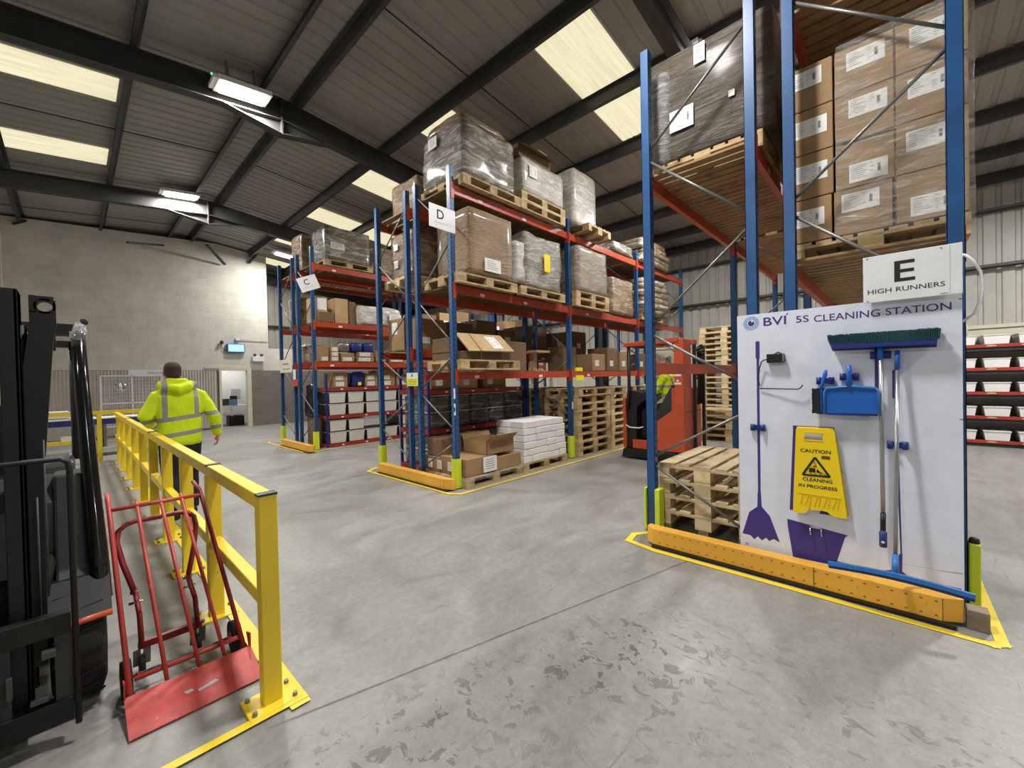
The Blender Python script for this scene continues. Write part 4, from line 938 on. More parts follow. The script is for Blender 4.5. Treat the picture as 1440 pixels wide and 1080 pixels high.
# --- rack D top level
X1 = -4.38
pallet(P10, X1-.5, 4.37, 4.262, 0, 'wooden pallet under the biggest silver wrapped load atop rack D')
load('biggest silver-grey wrapped load on the corner of the top of rack D', -5.38, X1, 3.79, 4.86, 4.405, 5.22, 'wgrey', .03, .06, 31, .02, film=False, sheets=(('y', -5.15, 4.98, .2, .16, 'lines'),))
tag(rbox(MB(), -5.34, -4.42, 3.83, 4.78, 5.225, 5.36, (8, 8, 3), .02, .08, 4, 0, .12, (0, -.05)).build('cardboard_top_tray', 'wbrown'), 'sloping cardboard tray wrapped over the biggest load', 'tray')
pallet(P8, X1-.4, 5.58, 4.262, 0, 'lower of two wooden pallets under the silver wrapped load atop rack D')
pallet(P8, X1-.4, 5.59, 4.407, 0.01, 'upper of two wooden pallets under the silver wrapped load atop rack D')
load('low silver wrapped load with a white label atop rack D', -5.15, X1, 5.02, 6.14, 4.555, 5.13, 'wwhite', .02, .04, 33, sheets=(('x', 5.17, 4.82, .20, .19, 'ship'),))
carton('light carton standing on end on the low silver load atop rack D', -4.80, -4.50, 5.58, 5.84, 5.15, 5.47, 'card', tape=True)
carton('open brown carton lying on the low silver load atop rack D', -4.85, -4.45, 5.02, 5.86, 5.14, 5.34, 'cardd', open_=True, flaps=((1, 0, -.5), (-1, 0, .3)))
pallet(P8, X1-.4, 7.05, 4.262, pi/2, 'wooden pallet under the tall bright wrapped load atop rack D')
load('tall bright wrapped load at the second post of rack D', -5.0, X1, 6.48, 7.24, 4.41, 5.45, 'wwhite', .015, .03, 35, sheets=(('y', -4.75, 4.95, .13, .2, 'lines'),))
# level 2
pallet(P8, X1-.4, 4.25, 2.872, 0, 'wooden pallet under the big brown carton on rack D')
load('big brown film-covered carton with a white label on rack D', -5.12, X1, 3.86, 4.74, 3.02, 3.97, 'wcard', .008, .015, 41, sheets=(('x', 4.13, 3.1, .33, .19, 'lines'),), n=(8, 8, 8))
pallet(P8, X1-.4, 5.53, 2.872, 0, 'wooden pallet under the crumpled wrapped load on rack D')
load('crumpled silver wrapped load with a yellow strip on rack D', -5.1, X1, 5.05, 6.03, 3.02, 3.93, 'wgrey', .045, .05, 43, film=True)
tag(MB().box(X1+.03, X1+.035, 5.5, 5.66, 3.32, 3.62).build('yellow_strip', 'cyel'), 'yellow hazard strip stuck on the crumpled wrapped load', 'label')
tag(rbox(MB(), -4.6, -4.36, 4.80, 5.04, 3.05, 3.7, (4, 4, 7), .05, .04, 6).build('white_plastic_bundle', 'wwhite'), 'white plastic bundle squeezed between two loads on rack D', 'bundle')
pallet(P8, X1-.4, 7.08, 2.872, 0, 'lower of two wooden pallets under the film-topped cartons on rack D')
pallet(P8, X1-.4, 7.09, 3.017, 0, 'upper of two wooden pallets under the film-topped cartons on rack D')
load('pale cartons half covered by crumpled film on rack D', -5.05, X1, 6.57, 7.6, 3.165, 4.03, 'wbrown', .02, .03, 45, film=True)
# level 1
pallet(P8, X1-.4, 4.27, 1.662, 0, 'wooden pallet under the strapped flat boards on rack D')
t = thing('strapped_boards', 'strapped stack of brown flat cardboard with a slanted bright lid', 'cardboard stack', (-4.8, 4.2, 1.81))
mb = MB(); z = 1.808
for k in range(4): mb.box(-5.1+.004*(k % 3), -4.42+.004*(k % 2), 3.70+.003*k, 4.70, z, z+.028); z += .03
for k in range(7): mb.box(-5.1+.004*(k % 3), -4.60+.004*(k % 2), 3.70+.003*k, 4.70, z, z+.028); z += .03
mb.build('board_pile', 'cardd', t)
o = MB(); o.add([(-4.34, 3.78, 1.925), (-4.34, 4.70, 1.945), (-4.55, 4.60, 2.20), (-4.55, 3.70, 2.19), (-4.352, 3.78, 1.915), (-4.352, 4.70, 1.935), (-4.562, 4.60, 2.19), (-4.562, 3.70, 2.18)], [(0, 1, 2, 3), (7, 6, 5, 4), (0, 4, 5, 1), (1, 5, 6, 2), (2, 6, 7, 3), (3, 7, 4, 0)]); o.build('lid', 'cardl', t)
o = MB(); 
for y in (3.96, 4.40): o.obox((-4.335, y+.05, 1.93), (-4.547, y-.01, 2.195), .012, .002); o.obox((-4.335, y+.05, 1.93), (-4.40, y+.09, 1.81), .012, .002)
o.build('strap', 'woodd', t)
e1 = Vector((0, .92, .02)).normalized(); e2 = Vector((-.21, -.09, .255)).normalized()
sheet(t, Vector((-4.338, 3.78, 1.925))+e1*.52+e2*.05, e1, e2, .21, .25, 3)
carton('plain brown carton beside the strapped boards on rack D', -5.25, -4.75, 4.85, 5.45, 1.645, 2.15, 'cardd')
carton('tall brown carton on the second bay of rack D', -5.3, -4.9, 6.75, 7.2, 1.65, 2.15, 'cardd')
t = thing('pale_crate_stand', 'pale pedestal table stored on the second level of rack D', 'stand', (-5.1, 6.1, 1.65))
MB().box(-5.35, -4.85, 5.85, 6.25, 2.0, 2.04).build('top', 'cardl', t); MB().box(-5.15, -5.05, 6.0, 6.1, 1.65, 2.0).build('post', 'cardl', t); MB().box(-5.3, -4.9, 5.9, 6.2, 1.65, 1.67).build('base', 'cardl', t)
for k, (y, w, h) in enumerate(((7.35, .5, .35), (7.95, .45, .5), (8.5, .5, .42), (9.4, .6, .4), (10.1, .5, .45), (10.8, .6, .4))):
    carton('brown carton on the second level of rack D, %s from the yellow tag' % ORD[k].replace('bottom', 'first'), -5.1, -4.6, y, y+w, 1.65, 1.65+h, 'cardd' if k % 2 else 'card', [('x', .1, .1, .15, .12, 'ship')], 'cartons deep on rack D')
tag(MB().box(-4.506, -4.498, 6.60, 6.86, 1.46, 1.56).build('yellow_tag', 'lime'), 'lime yellow tag hanging under the beam above the pallet stack', 'tag')
tag(MB().box(-4.55, -4.508, 6.62, 6.84, 1.641, 1.71).build('yellow_box', 'lime'), 'small lime yellow box standing on the beam above the pallet stack', 'box')
# ground
pallet(P10, X1-.5, 4.29, 0.001, .015, 'dusty wooden pallet under the open cartons at the foot of rack D')
t = thing('crumpled_plastic', 'crumpled grey plastic wrap hanging under the open cartons of rack D', 'plastic wrap', (-4.8, 4.3, .06))
rbox(MB(), -5.40, -4.355, 3.68, 4.90, .085, .148, (12, 14, 2), .022, .02, 9).build('wrap', 'clear', t)
for k, (x0, x1, y0, y1, h, l) in enumerate(((-4.98, -4.40, 3.72, 4.28, .29, 'front left'), (-4.98, -4.40, 4.30, 4.86, .24, 'front right'), (-5.36, -5.0, 3.72, 4.28, .26, 'rear left'), (-5.36, -5.0, 4.30, 4.86, .24, 'rear right'))):
    carton('brown carton, %s of the four on the dusty ground pallet' % l, x0, x1, y0, y1, .15, .15+h-.04, 'card', [('x', .32, .07, .12, .1, 'lines')] if k == 0 else None, 'cartons on the dusty pallet', tape=False)
sheet(None, (X1+.003, 4.03, .17), (0, 1, 0), Z, .27, .22, 5, 'notice_sheet', .003, 'lines') and None
o = [q for q in COL.objects if q.name.startswith('notice_sheet')][0]; tag(o, 'large white paper notice taped over the ground cartons of rack D', 'paper')
carton('open carton with a raised flap on top of the ground cartons', -4.95, -4.42, 4.14, 4.72, .40, .60, 'card', open_=True, flaps=((1, 0, .75, .13), (-1, 0, 1.2, .08)))
carton('brown carton standing behind the front post of rack D', -5.32, -4.98, 3.74, 4.12, .375, .64, 'cardd')
carton('dark carton behind the raised flap on the ground pallet', -5.36, -5.0, 4.2, 4.75, .355, .64, 'cardd')
for k, x in enumerate((-5.28, -5.05, -4.8)):
    sheet(None, (x, 3.712, .2), (1, 0, 0), Z, .11, .13, k, 'paper_label', .003, 'lines'); o = [q for q in COL.objects if q.name.startswith('paper_label')][-1]; tag(o, 'white paper label facing the barrier, %s from the middle post' % ['first', 'second', 'third'][k], 'label', 'paper labels on the ground pallet')
# pile of white packs
pallet(P8, X1-.4, 5.50, 0.001, 0, 'wooden pallet under the pile of white packs')
R = random.Random(2); zz = .147; cnt = 0
for lay in range(6):
    y = 4.93+.012*lay; hgt = .112; ins = .01*lay; rowx = [(-4.70, X1-.005-ins*.5), (-5.03, -4.71)]
    offs_ = (0 if lay % 2 else .12)
    for ri, (xa, xb) in enumerate(rowx):
        y = 4.93+.006*lay; first = True; nth = -1
        while y < 6.05:
            w = .12 if (first and lay % 2) else (.30 if R.random() < .6 else .22); w = min(w, 6.08-y); first = False
            if w > .05:
                nth += 1; o = MB().box(xa+R.uniform(-.004, .004), xb+R.uniform(-.008, .008), y, y+w-.009, zz, zz+hgt-.007).build('white_pack', 'paper', bevel=.01)
                tag(o, 'white pack, %s layer, %s row, %s from the left of the rack D pile' % (['bottom', 'second', 'third', 'fourth', 'fifth', 'top'][lay], ['aisle', 'rear'][ri], 'first second third fourth fifth sixth seventh eighth ninth tenth eleventh'.split()[nth]), 'pack', 'white packs piled on a pallet')
            y += w
    zz += hgt
# bundles of folded bags, bay three
def bundle(label, x0, x1, y0, y1, z0, z1, n, seed):
    t = thing('cardboard_bundle', label, 'bundle', ((x0+x1)/2, (y0+y1)/2, z0)); R = random.Random(seed); h = (z1-z0)/n
    for k in range(n):
        a = R.uniform(-.05, .05); b = R.uniform(-.08, .08); rbox(MB(), x0+a, x1+a*.5, y0+b+.03*k, y1+b-.04*k, z0+k*h, z0+(k+1)*h*1.02, (6, 14, 2), .03, .03, seed+k).build('layer', 'wgrey' if k % 2 else 'wbrown', t)
    return t
pallet(P8, X1-.45, 9.9, 2.872, 0, 'wooden pallet under the sagging bundle on rack D')
bundle('sagging grey and brown bundle on the third bay of rack D', -5.2, X1, 9.3, 10.9, 3.02, 3.9, 6, 61)
bundle('flat brown bundle with film atop the third bay of rack D', -5.25, X1-.02, 9.3, 10.95, 4.27, 4.85, 5, 71)
load('wrapped load deep on the second bay of rack D', -5.2, X1-.1, 8.0, 9.0, 2.88, 3.7, 'wbrown', seed=51)
load('wrapped load atop the end of the second bay of rack D', -5.2, X1-.1, 8.1, 9.0, 4.27, 4.5, 'wgrey', seed=52)
# --- rear run of rack D
carton('upright labelled carton at the aisle end of the rear run of rack D', -6.5, -6.0, 3.80, 4.2, 2.04, 2.58, 'card', [('y', .12, .28, .17, .2, 'ship')])
carton('brown carton behind the D middle posts with a white label', -5.98, -5.7, 3.85, 4.4, 2.04, 2.55, 'card', [('x', .1, .1, .15, .1, 'ship')])
for k, (y, w, h) in enumerate(((4.5, .6, .5), (5.2, .5, .6), (5.75, .5, .45), (6.6, .7, .6), (7.5, .6, .5), (8.3, .6, .6))):
    carton('brown carton in the rear run of rack D at chest height, %s from the end' % ORD[k+1], -6.45, -5.75, y, y+w, 2.04, 2.04+h, 'cardd', [('x', .2, .2, .16, .12, 'ship')], 'cartons of the rear run')
load('brown cartons with white labels high on the rear run of rack D', -6.55, -5.75, 3.95, 4.9, 4.31, 4.95, 'wbrown', seed=81)
load('high stack of brown cartons under the top deck of the rear run', -6.45, -5.75, 3.85, 4.75, 3.25, 4.02, 'wbrown', .01, .02, 82, sheets=(('y', -6.3, 3.75, .12, .1, 'ship'), ('y', -6.3, 3.45, .12, .12, 'ship'), ('y', -6.0, 3.6, .14, .1, 'ship')))
pallet(P8p, -6.1, 4.35, 3.1, 0, 'pale wooden pallet high on the rear run of rack D')
for x in (-6.555, -5.66):
    pass
for k, (y, w) in enumerate(((5.2, 1.0), (6.7, 1.0), (7.9, 1.0), (9.4, 1.1))):
    load('wrapped goods high on the rear run of rack D, %s from the end' % ORD[k+1], -6.5, -5.75, y, y+w, 3.26 if k else 2.9, 3.9, 'wgrey' if k % 2 else 'wbrown', seed=90+k)
# low shelving inside the first bays: crates of wrapped packs
def low_shelf(label, x0, x1, y0, y1, levels, crates, fill):
    t = thing('shelving_unit', label, 'shelving', ((x0+x1)/2, (y0+y1)/2, 0), group='low red shelving units')
    for x in (x0, x1-.04):
        for y in (y0, y1-.04): MB().box(x, x+.04, y, y+.04, 0, 1.72).build('upright', 'dkblue', t)
    for z in levels:
        mb = MB(); mb.box(x0, x0+.03, y0+.04, y1-.04, z-.075, z); mb.box(x1-.03, x1, y0+.04, y1-.04, z-.075, z); mb.box(x0+.04, x1-.04, y0, y0+.03, z-.075, z); mb.box(x0+.03, x1-.03, y0+.03, y1-.03, z-.02, z-.004)
        mb.build('shelf', 'dred', t)
        mb = MB()
        for k in range(4): y = y0+.35+k*.6; mb.box(x1, x1+.002, y, y+.06, z-.055, z-.025)
        mb.build('shelf_label', 'paper', t)
    return t
low_shelf('low red and blue shelving unit with white crates at the foot of rack C', -10.5, -9.70, 4.02, 6.42, (.075, .74, 1.40), 5, 1)
low_shelf('low red and blue shelving unit with dark crates behind rack D', -6.50, -5.62, 3.98, 6.38, (.075, .70, 1.36), 5, 1)
def crate_at(label, x0, x1, y0, y1, z0, z1, matb, front, group):
    t = thing('storage_crate', label, 'crate', ((x0+x1)/2, (y0+y1)/2, z0), group=group)
    mb = MB(); mb.add([(x0+.02, y0+.02, z0), (x1-.02, y0+.02, z0), (x1-.02, y1-.02, z0), (x0+.02, y1-.02, z0), (x0, y0, z1), (x1, y0, z1), (x1, y1, z1), (x0, y1, z1)], [(0, 3, 2, 1), (4, 5, 6, 7), (0, 1, 5, 4), (1, 2, 6, 5), (2, 3, 7, 6), (3, 0, 4, 7)]); mb.build('body', matb, t)
    MB().box(x0-.008, x1+.008, y0-.008, y1+.008, z1-.03, z1-.012).build('rim', matb if not front else 'cream', t)
    if front: MB().add([(x1-.012, y0+.03, z0+.01), (x1-.012, y1-.03, z0+.01), (x1+.006, y1-.015, z1-.035), (x1+.006, y0+.015, z1-.035), (x1-.03, y0+.03, z0+.01), (x1-.03, y1-.03, z0+.01), (x1-.02, y1-.015, z1-.035), (x1-.02, y0+.015, z1-.035)], [(0, 1, 2, 3), (7, 6, 5, 4), (0, 4, 5, 1), (1, 5, 6, 2), (2, 6, 7, 3), (3, 7, 4, 0)]).build('paper_front', 'crate', t)
    return t
cr0 = None
for lv, zb in enumerate((.078, .743)):
    for s in range(2):
        for k in range(5):
            if lv == 0 and s == 1 and k in (2, 3): continue
            y = 4.09+k*.46; z0 = zb+s*.285
            l = 'paper-fronted crate on rack C shelving, %s shelf, %s tier, %s from the near post' % (['lower', 'upper'][lv], ['lower', 'upper'][s], ['first', 'second', 'third', 'fourth', 'fifth'][k])
            if cr0 is None: cr0 = crate_at(l, -10.4, -9.73, y, y+.42, z0, z0+.28, 'mgrey', True, 'paper-fronted crates'); base = (y, z0)
            else: dup(cr0, (cr0.location.x, y+.21, z0), 0, l)
dr0 = None
for lv, zb in enumerate((.078, .703)):
    for s in range(2):
        for k in range(5):
            y = 4.05+k*.455; z0 = zb+s*.285
            l = 'dark film-wrapped crate behind rack D, %s shelf, %s tier, %s from the near end' % (['lower', 'upper'][lv], ['lower', 'upper'][s], ['first', 'second', 'third', 'fourth', 'fifth'][k])
            if dr0 is None:
                dr0 = thing('wrapped_crate', l, 'crate', (-6.06, y+.21, z0), group='dark wrapped crates'); rbox(MB(), -6.45, -5.66, y, y+.42, z0, z0+.27, (7, 5, 4), .012, .03, 3).build('body', 'wcol', dr0); MB().box(-6.46, -5.65, y-.005, y+.425, z0+.268, z0+.28).build('lid', 'crate', dr0)
            else: dup(dr0, (-6.06, y+.21, z0), 0, l)
for k, (y, w, h, m) in enumerate(((4.1, .5, .26, 'card'), (4.7, .45, .3, 'cardl'), (5.3, .6, .25, 'card'))):
    carton('carton on top of the dark crates shelving, %s from the end' % ORD[k].replace('bottom', 'first'), -6.4, -5.7, y, y+w, 1.365, 1.365+h, m, [('x', .1, .06, .14, .1, 'ship')], 'cartons above the dark crates')
for k, (y, w, h, wl_) in enumerate(((4.22, .34, .36, 2), (4.60, .40, .40, 0), (5.02, .33, .33, 1), (5.4, .45, .42, 1), (5.9, .4, .3, 1))):
    if k == 1:
        t = thing('blue_bag', 'dark blue bag with a lime tag on the rack C shelving', 'bag', (-9.95, 4.85, 1.40)); rbox(MB(), -10.2, -9.74, 4.68, 5.02, 1.402, 1.78, (5, 5, 6), .04, .08, 3).build('body', 'dkblue', t); MB().box(-9.735, -9.72, 4.82, 4.90, 1.44, 1.52).build('tag', 'lime', t); continue
    carton('small carton with white labels on rack C shelving, %s from the near post' % ORD[k].replace('bottom', 'first'), -10.3, -9.74, y, y+w, 1.402, 1.402+h, 'card', [('x', .05, .03, w*.6, .1, 'ship'), ('x', .05, .18, w*.55, .1, 'ship')] if h > .3 else [('x', .05, .03, w*.6, .1, 'ship')], 'small cartons on rack C')
# --- rack C shelves
for k, (y0, y1, z0, h, lab) in enumerate(((3.92, 4.12, 2.02, .36, 1), (4.16, 4.36, 2.02, .37, 3), (4.42, 4.74, 2.02, .21, 1), (4.82, 5.26, 2.02, .12, 2), (4.85, 5.24, 2.145, .12, 1), (5.32, 5.6, 2.02, .3, 1), (5.7, 6.2, 2.02, .35, 1))):
    carton('labelled carton on the lower beam of rack C, %s in the row' % ORD[k].replace('bottom', 'first'), -10.35, -9.72, y0, y1, z0, z0+h, 'card', [('x', .03, .02+q*.115, (y1-y0)*.7, .085, 'ship') for q in range(min(lab, int(h/.115)))], 'cartons on the lower beam of rack C', tape=False)
for k, (y0, y1, m) in enumerate(((4.42, 4.7, 'alu'), (4.72, 5.0, 'tdblue'), (5.05, 5.3, 'tdblue'))):
    tag(rbox(MB(), -10.2, -9.8, y0, y1, 2.27, 2.5, (4, 4, 4), .03, .06, k).build('small_parcel', m), '%s parcel on top of the rack C cartons, %s along' % (['silver', 'blue', 'dark blue'][k], ['first', 'second', 'third'][k]), 'parcel', 'parcels above the cartons')
carton('pale upright carton at the near post of rack C', -10.3, -9.74, 3.86, 4.12, 2.94, 3.52, 'cardl', [('x', .02, .28, .22, .26, 'none')])
carton('low dark carton before the pale one on rack C', -9.9, -9.70, 3.93, 4.26, 2.94, 3.17, 'cardd', tape=False)
carton('tall yellowish carton on rack C', -10.3, -9.74, 4.30, 4.62, 2.94, 3.53, 'cardl', tape=False)
carton('plain brown carton right of the tall yellowish one on rack C', -10.3, -9.8, 4.66, 4.84, 2.94, 3.5, 'cardd', tape=False)
load('lumpy white film-wrapped goods on the middle beam of rack C', -10.3, -9.72, 4.86, 6.1, 2.94, 3.45, 'wwhite', .06, .1, 101, sheets=(('x', 5.7, 3.1, .35, .18, 'lines'),))
pallet(P10, -10.18, 4.67, 4.27, 0, 'wooden pallet under the grey wrapped cartons atop rack C')
load('grey film-wrapped cartons with a white label on top of rack C', -10.55, -9.72, 4.12, 5.22, 4.43, 5.22, 'wgrey', .012, .03, 103, sheets=(('x', 4.22, 4.68, .34, .16, 'lines'),))
load('brown wrapped load on top of rack C behind the grey one', -11.6, -10.85, 4.0, 5.0, 4.27, 5.3, 'wbrown', seed=105)
load('brown wrapped load on top of rack C next bay', -10.5, -9.75, 5.4, 6.3, 4.3, 5.0, 'wbrown', seed=106)
load('tall brown wrapped load atop the second bay of rack C', -10.5, -9.75, 6.7, 7.8, 4.3, 5.1, 'wbrown', seed=107)
load('silver wrapped sacks at the near end of the rear run of rack C', -11.6, -10.9, 3.95, 4.8, 2.02, 2.5, 'wwhite', .05, .1, 108)
load('brown wrapped cartons at the near end of the rear run of rack C', -11.6, -10.9, 3.9, 4.9, 2.94, 3.7, 'wbrown', seed=109)
for b in range(2):
    for k in range(4):
        y = 6.75+b*2.78+k*.62; carton('brown carton on the middle beam of rack C, %s along bay %s' % (ORD[k].replace('bottom', 'first'), ['two', 'three'][b]), -10.4, -9.75, y, y+.5, 2.94, 3.4+.1*((k*7) % 3), 'card' if k % 2 else 'cardd', [('x', .1, .2, .2, .14, 'ship')], 'cartons along the middle beam of rack C')
        carton('brown carton on the low beam of rack C, %s along bay %s' % (ORD[k].replace('bottom', 'first'), ['two', 'three'][b]), -10.4, -9.75, y, y+.5, 2.02, 2.4+.08*((k*5) % 3), 'cardd' if k % 2 else 'card', [('x', .1, .15, .2, .12, 'ship')], 'cartons along the low beam of rack C')
# black sack hanging in the end frame of rack C
t = thing('black_sack', 'shiny black sack hanging in the end frame of rack C', 'sack', (-10.2, 3.78, .75))
mb = MB(); prof = [(0, .03), (.08, .12), (.25, .25), (.45, .33), (.66, .30), (.80, .14)]
mb = MB(); rbox(mb, -10.45, -9.98, 3.795, 4.02, .72, 1.48, (9, 6, 12), .10, .10, 14, 0, .35, (-.06, 0)); mb.build('body', 'bag', t)
carton('dark crate at the foot of the end frame of rack C', -10.4, -9.95, 3.85, 4.0, .05, .7, 'cardd', tape=False)
# --- far right shelving with white bins
t = thing('bin_shelving', 'long red shelving filled with white bins along the far cladding', 'shelving', (2.6, 12.4, 0))
for x in (.6, 2.6, 4.6): MB().box(x-.03, x+.03, 12.1, 12.16, 0, 2.3).build('upright', 'dkblue', t); MB().box(x-.03, x+.03, 12.7, 12.76, 0, 2.3).build('upright', 'dkblue', t)
ZL = (.13, .60, 1.07, 1.535, 1.985)
for z in ZL:
    MB().box(.6, 4.6, 12.09, 12.12, z-.06, z).build('shelf_lip', 'dred', t); MB().box(.6, 4.6, 12.12, 12.75, z-.13, z-.02).build('shelf_board', 'dgrey', t)
MB().box(.6, 4.6, 12.74, 12.76, 0, 2.2).build('back_panel', 'clad', t)
b0 = None
for li, z in enumerate(ZL):
    for k in range(9):
        x = .78+k*.435
        l = 'white bin on the far shelving, %s shelf, %s from the board edge' % (['bottom', 'second', 'third', 'fourth', 'top'][li], ORD[k].replace('bottom', 'first'))
        if b0 is None:
            b0 = thing('white_bin', l, 'bin', (x+.17, 12.4, z), group='white bins on the far shelving')
            mb = MB(); mb.add([(x+.02, 12.11, z), (x+.32, 12.11, z), (x+.32, 12.7, z), (x+.02, 12.7, z), (x, 12.09, z+.18), (x+.34, 12.09, z+.18), (x+.34, 12.72, z+.18), (x, 12.72, z+.18)], [(0, 3, 2, 1), (4, 5, 6, 7), (0, 1, 5, 4), (1, 2, 6, 5), (2, 3, 7, 6), (3, 0, 4, 7)]); mb.build('body', 'paper', b0)
            mb = MB(); mb.box(x-.008, x+.348, 12.08, 12.73, z+.165, z+.182); mb.build('rim', 'crate', b0)
            mb = MB(); mb.prism([(x+.10+.07*cos(a), z-.045+.035*sin(a)) for a in [pi*q/8 for q in range(9)]], 'y', 12.083, 12.088); mb.build('tag', 'cardl', b0)
        else: dup(b0, (x+.17, 12.4, z), 0, l)
tag(MB().tube([(1.0, 13.05, 3.3), (1.0, 13.05, 2.5), (1.08, 13.05, 2.45), (1.08, 13.05, 2.2)], .012, 6).build('wall_conduit', 'signw'), 'thin pale conduit on the far cladding', 'conduit')
# ---------------------------------------------------------------- yellow guard rails
GX = [-2.20, -3.30]+[-2.20-1.02*k for k in range(2, 10)]
def guard(label, posts, xa, xb, endcap):
    t = thing('guard_rail', label, 'guard rail', ((xa+xb)/2, .615, 0), group='yellow guard rail run')
    for x in posts:
        MB().box(x-.035, x+.035, .575, .655, .012, .93 if x != xa else 1.0).build('post', 'yel', t, bevel=.005)
        pl = MB().box(x-.085, x+.085, .505, .725, 0, .014).build('base_plate', 'yel', t, bevel=.003)
        mb = MB()
        for sx in (-.06, .06):
            for yy in (.53, .70): mb.cyl((x+sx, yy, .014), (x+sx, yy, .03), .011, 6)
        mb.build('bolt', 'galv', pl)
    MB().box(xb+.002, xa-.036 if xa in posts else xa, .58, .65, .93, 1.0).build('top_rail', 'yel', t, bevel=.005)
    MB().box(xb+.002, xa-.036 if xa in posts else xa, .585, .645, .46, .53).build('middle_rail', 'yel', t, bevel=.005)
    MB().box(xa-.022 if xa in posts else xa-.04, xa+.036 if xa in posts else xa, .574, .656, .995, 1.005).build('end_cap', 'dgrey', t)
guard('nearest section of the yellow guard rail beside the red hand truck', [GX[0]], GX[0], GX[1]+.04, True)
guard('second section of the yellow guard rail, next to the walking man', GX[1:4], GX[1]+.0361, GX[4]+.04, True)
guard('third section of the yellow guard rail beyond the walking man', GX[4:7], GX[4]+.0361, GX[7]+.04, True)
guard('farthest section of the yellow guard rail reaching the cross rail', GX[7:10], GX[7]+.0361, -12.05, True)
t = thing('guard_rail', 'yellow cross guard rail in front of the packing benches', 'guard rail', (-12.1, -.2, 0))
for y in (.36, -.66, -1.68):
    MB().box(-12.14, -12.06, y-.035, y+.035, 0, .97).build('post', 'yel', t)
MB().box(-12.135, -12.065, -2.2, 1.05, .97, 1.04).build('top_rail', 'yel', t); MB().box(-12.13, -12.07, -2.2, .30, .40, .47).build('middle_rail', 'yel', t)

# ---------------------------------------------------------------- red hand truck
t = thing('hand_truck', 'red convertible hand truck with a wide toe plate leaning by the guard rail', 'hand truck', (-2.7, .35, 0))
def F(y, z): return (-2.64-.66*(z-.06), y, z)      # plane of the ladder frame
top = .90
for k, (yb, yt) in enumerate(((.150, .120), (.285, .232), (.415, .335), (.525, .430), (.615, .525))):
    zt = top if k in (0, 4) else top-.03
    pts = [F(yb, .055), F(yt, zt)]
    if k == 0: pts = [F(yb, .055), F(yt, top-.05), (F(yt, top)[0]-.05, yt-.003, top+.02)]
    if k == 4: pts = [F(yb, .055), F(yt, top-.03), (F(yt, top)[0]-.06, yt-.02, top+.015)]
    MB().tube(pts, .0115 if k in (0, 4) else .0095, 10).build('rod', 'trolley' if k != 4 else 'trolleyd', t)
MB().tube([F(.120, top-.055), F(.525, top-.055)], .0105, 10).build('top_bar', 'trolley', t)
MB().tube([(-2.70, .17, .11), (-2.70, .60, .11)], .012, 10).build('lower_bar', 'trolley', t)
mb = MB(); mb.add([(-2.40, .127, .012), (-2.40, .640, .012), (-2.63, .640, .075), (-2.63, .127, .075), (-2.40, .127, .006), (-2.40, .640, .006), (-2.63, .640, .069), (-2.63, .127, .069)], [(0, 1, 2, 3), (7, 6, 5, 4), (0, 4, 5, 1), (1, 5, 6, 2), (2, 6, 7, 3), (3, 7, 4, 0)])
mb.prism([(-2.62, .06), (-2.62, .15), (-2.69, .13), (-2.64, .05)], 'y', .634, .640); mb.prism([(-2.62, .06), (-2.62, .15), (-2.69, .13), (-2.64, .05)], 'y', .127, .133)
mb.quad((-2.50, .38, .0405), (-2.485, .385, .0365), (-2.50, .47, .0405), (-2.515, .455, .0445), 1); mb.quad((-2.52, .33, .0462), (-2.50, .34, .041), (-2.505, .37, .042), (-2.52, .36, .0462), 1); mb.build('toe_plate', ['toe', 'inkl'], t)
arc = [(-3.02, .205, .40), (-3.10, .165, .55), (-3.17, .145, .66), (-3.20, .155, .71), (-3.215, .185, .735), (-3.22, .225, .745), (-3.22, .43, .745), (-3.215, .47, .735), (-3.20, .495, .71), (-3.17, .50, .66), (-3.10, .475, .55), (-3.02, .43, .40)]
MB().tube(arc, .0135, 12).build('rear_handle', 'trolleyd', t)
for y, y2 in ((.205, .215), (.43, .452)):
    MB().tube([(-3.02, y, .42), (-2.96, y2, .30), (-2.90, y2, .16)], .0125, 10).build('caster_leg', 'trolleyd', t)
    MB().tube([(-3.02, y, .41), (-2.86, y, .36)], .008, 8).build('pivot_bar', 'trolleyd', t)
    mb = MB(); mb.cyl((-3.02, y-.022, .41), (-3.02, y+.022, .41), .009, 8); mb.cyl((-2.99, y-.03, .365), (-2.99, y+.03, .365), .007, 8); mb.build('bolt', 'chrome', t)
MB().obox((-2.91, .20, .165), (-2.91, .47, .165), .025, .035).build('caster_bar', 'trolleyd', t)
for y in (.215, .452):
    w = MB(); w.tube([(-2.93, y-.012, .052), (-2.93, y+.012, .052)], .052, 20); wo = w.build('caster_wheel', 'rub', t); MB().tube([(-2.93, y-.014, .052), (-2.93, y+.014, .052)], .022, 12).build('hub', 'galv', wo)
    mb = MB()
    for s in (-.02, .02): mb.obox((-2.90, y+s, .15), (-2.93, y+s, .052), .03, .003)
    mb.build('caster_fork', 'galv', t)
for y in (.145, .600):
    w = MB(); w.tube([(-2.78, y-.02, .085), (-2.78, y+.02, .085)], .085, 24); wo = w.build('main_wheel', 'rub', t); MB().tube([(-2.78, y-.023, .085), (-2.78, y+.023, .085)], .035, 14).build('hub', 'trolleyd', wo)
MB().tube([(-2.78, .16, .085), (-2.78, .585, .085)], .008, 8).build('axle', 'galv', t)
for y in (.19, .56): MB().obox((-2.70, y, .12), (-2.78, y, .085), .02, .02).build('axle_bracket', 'trolleyd', t)

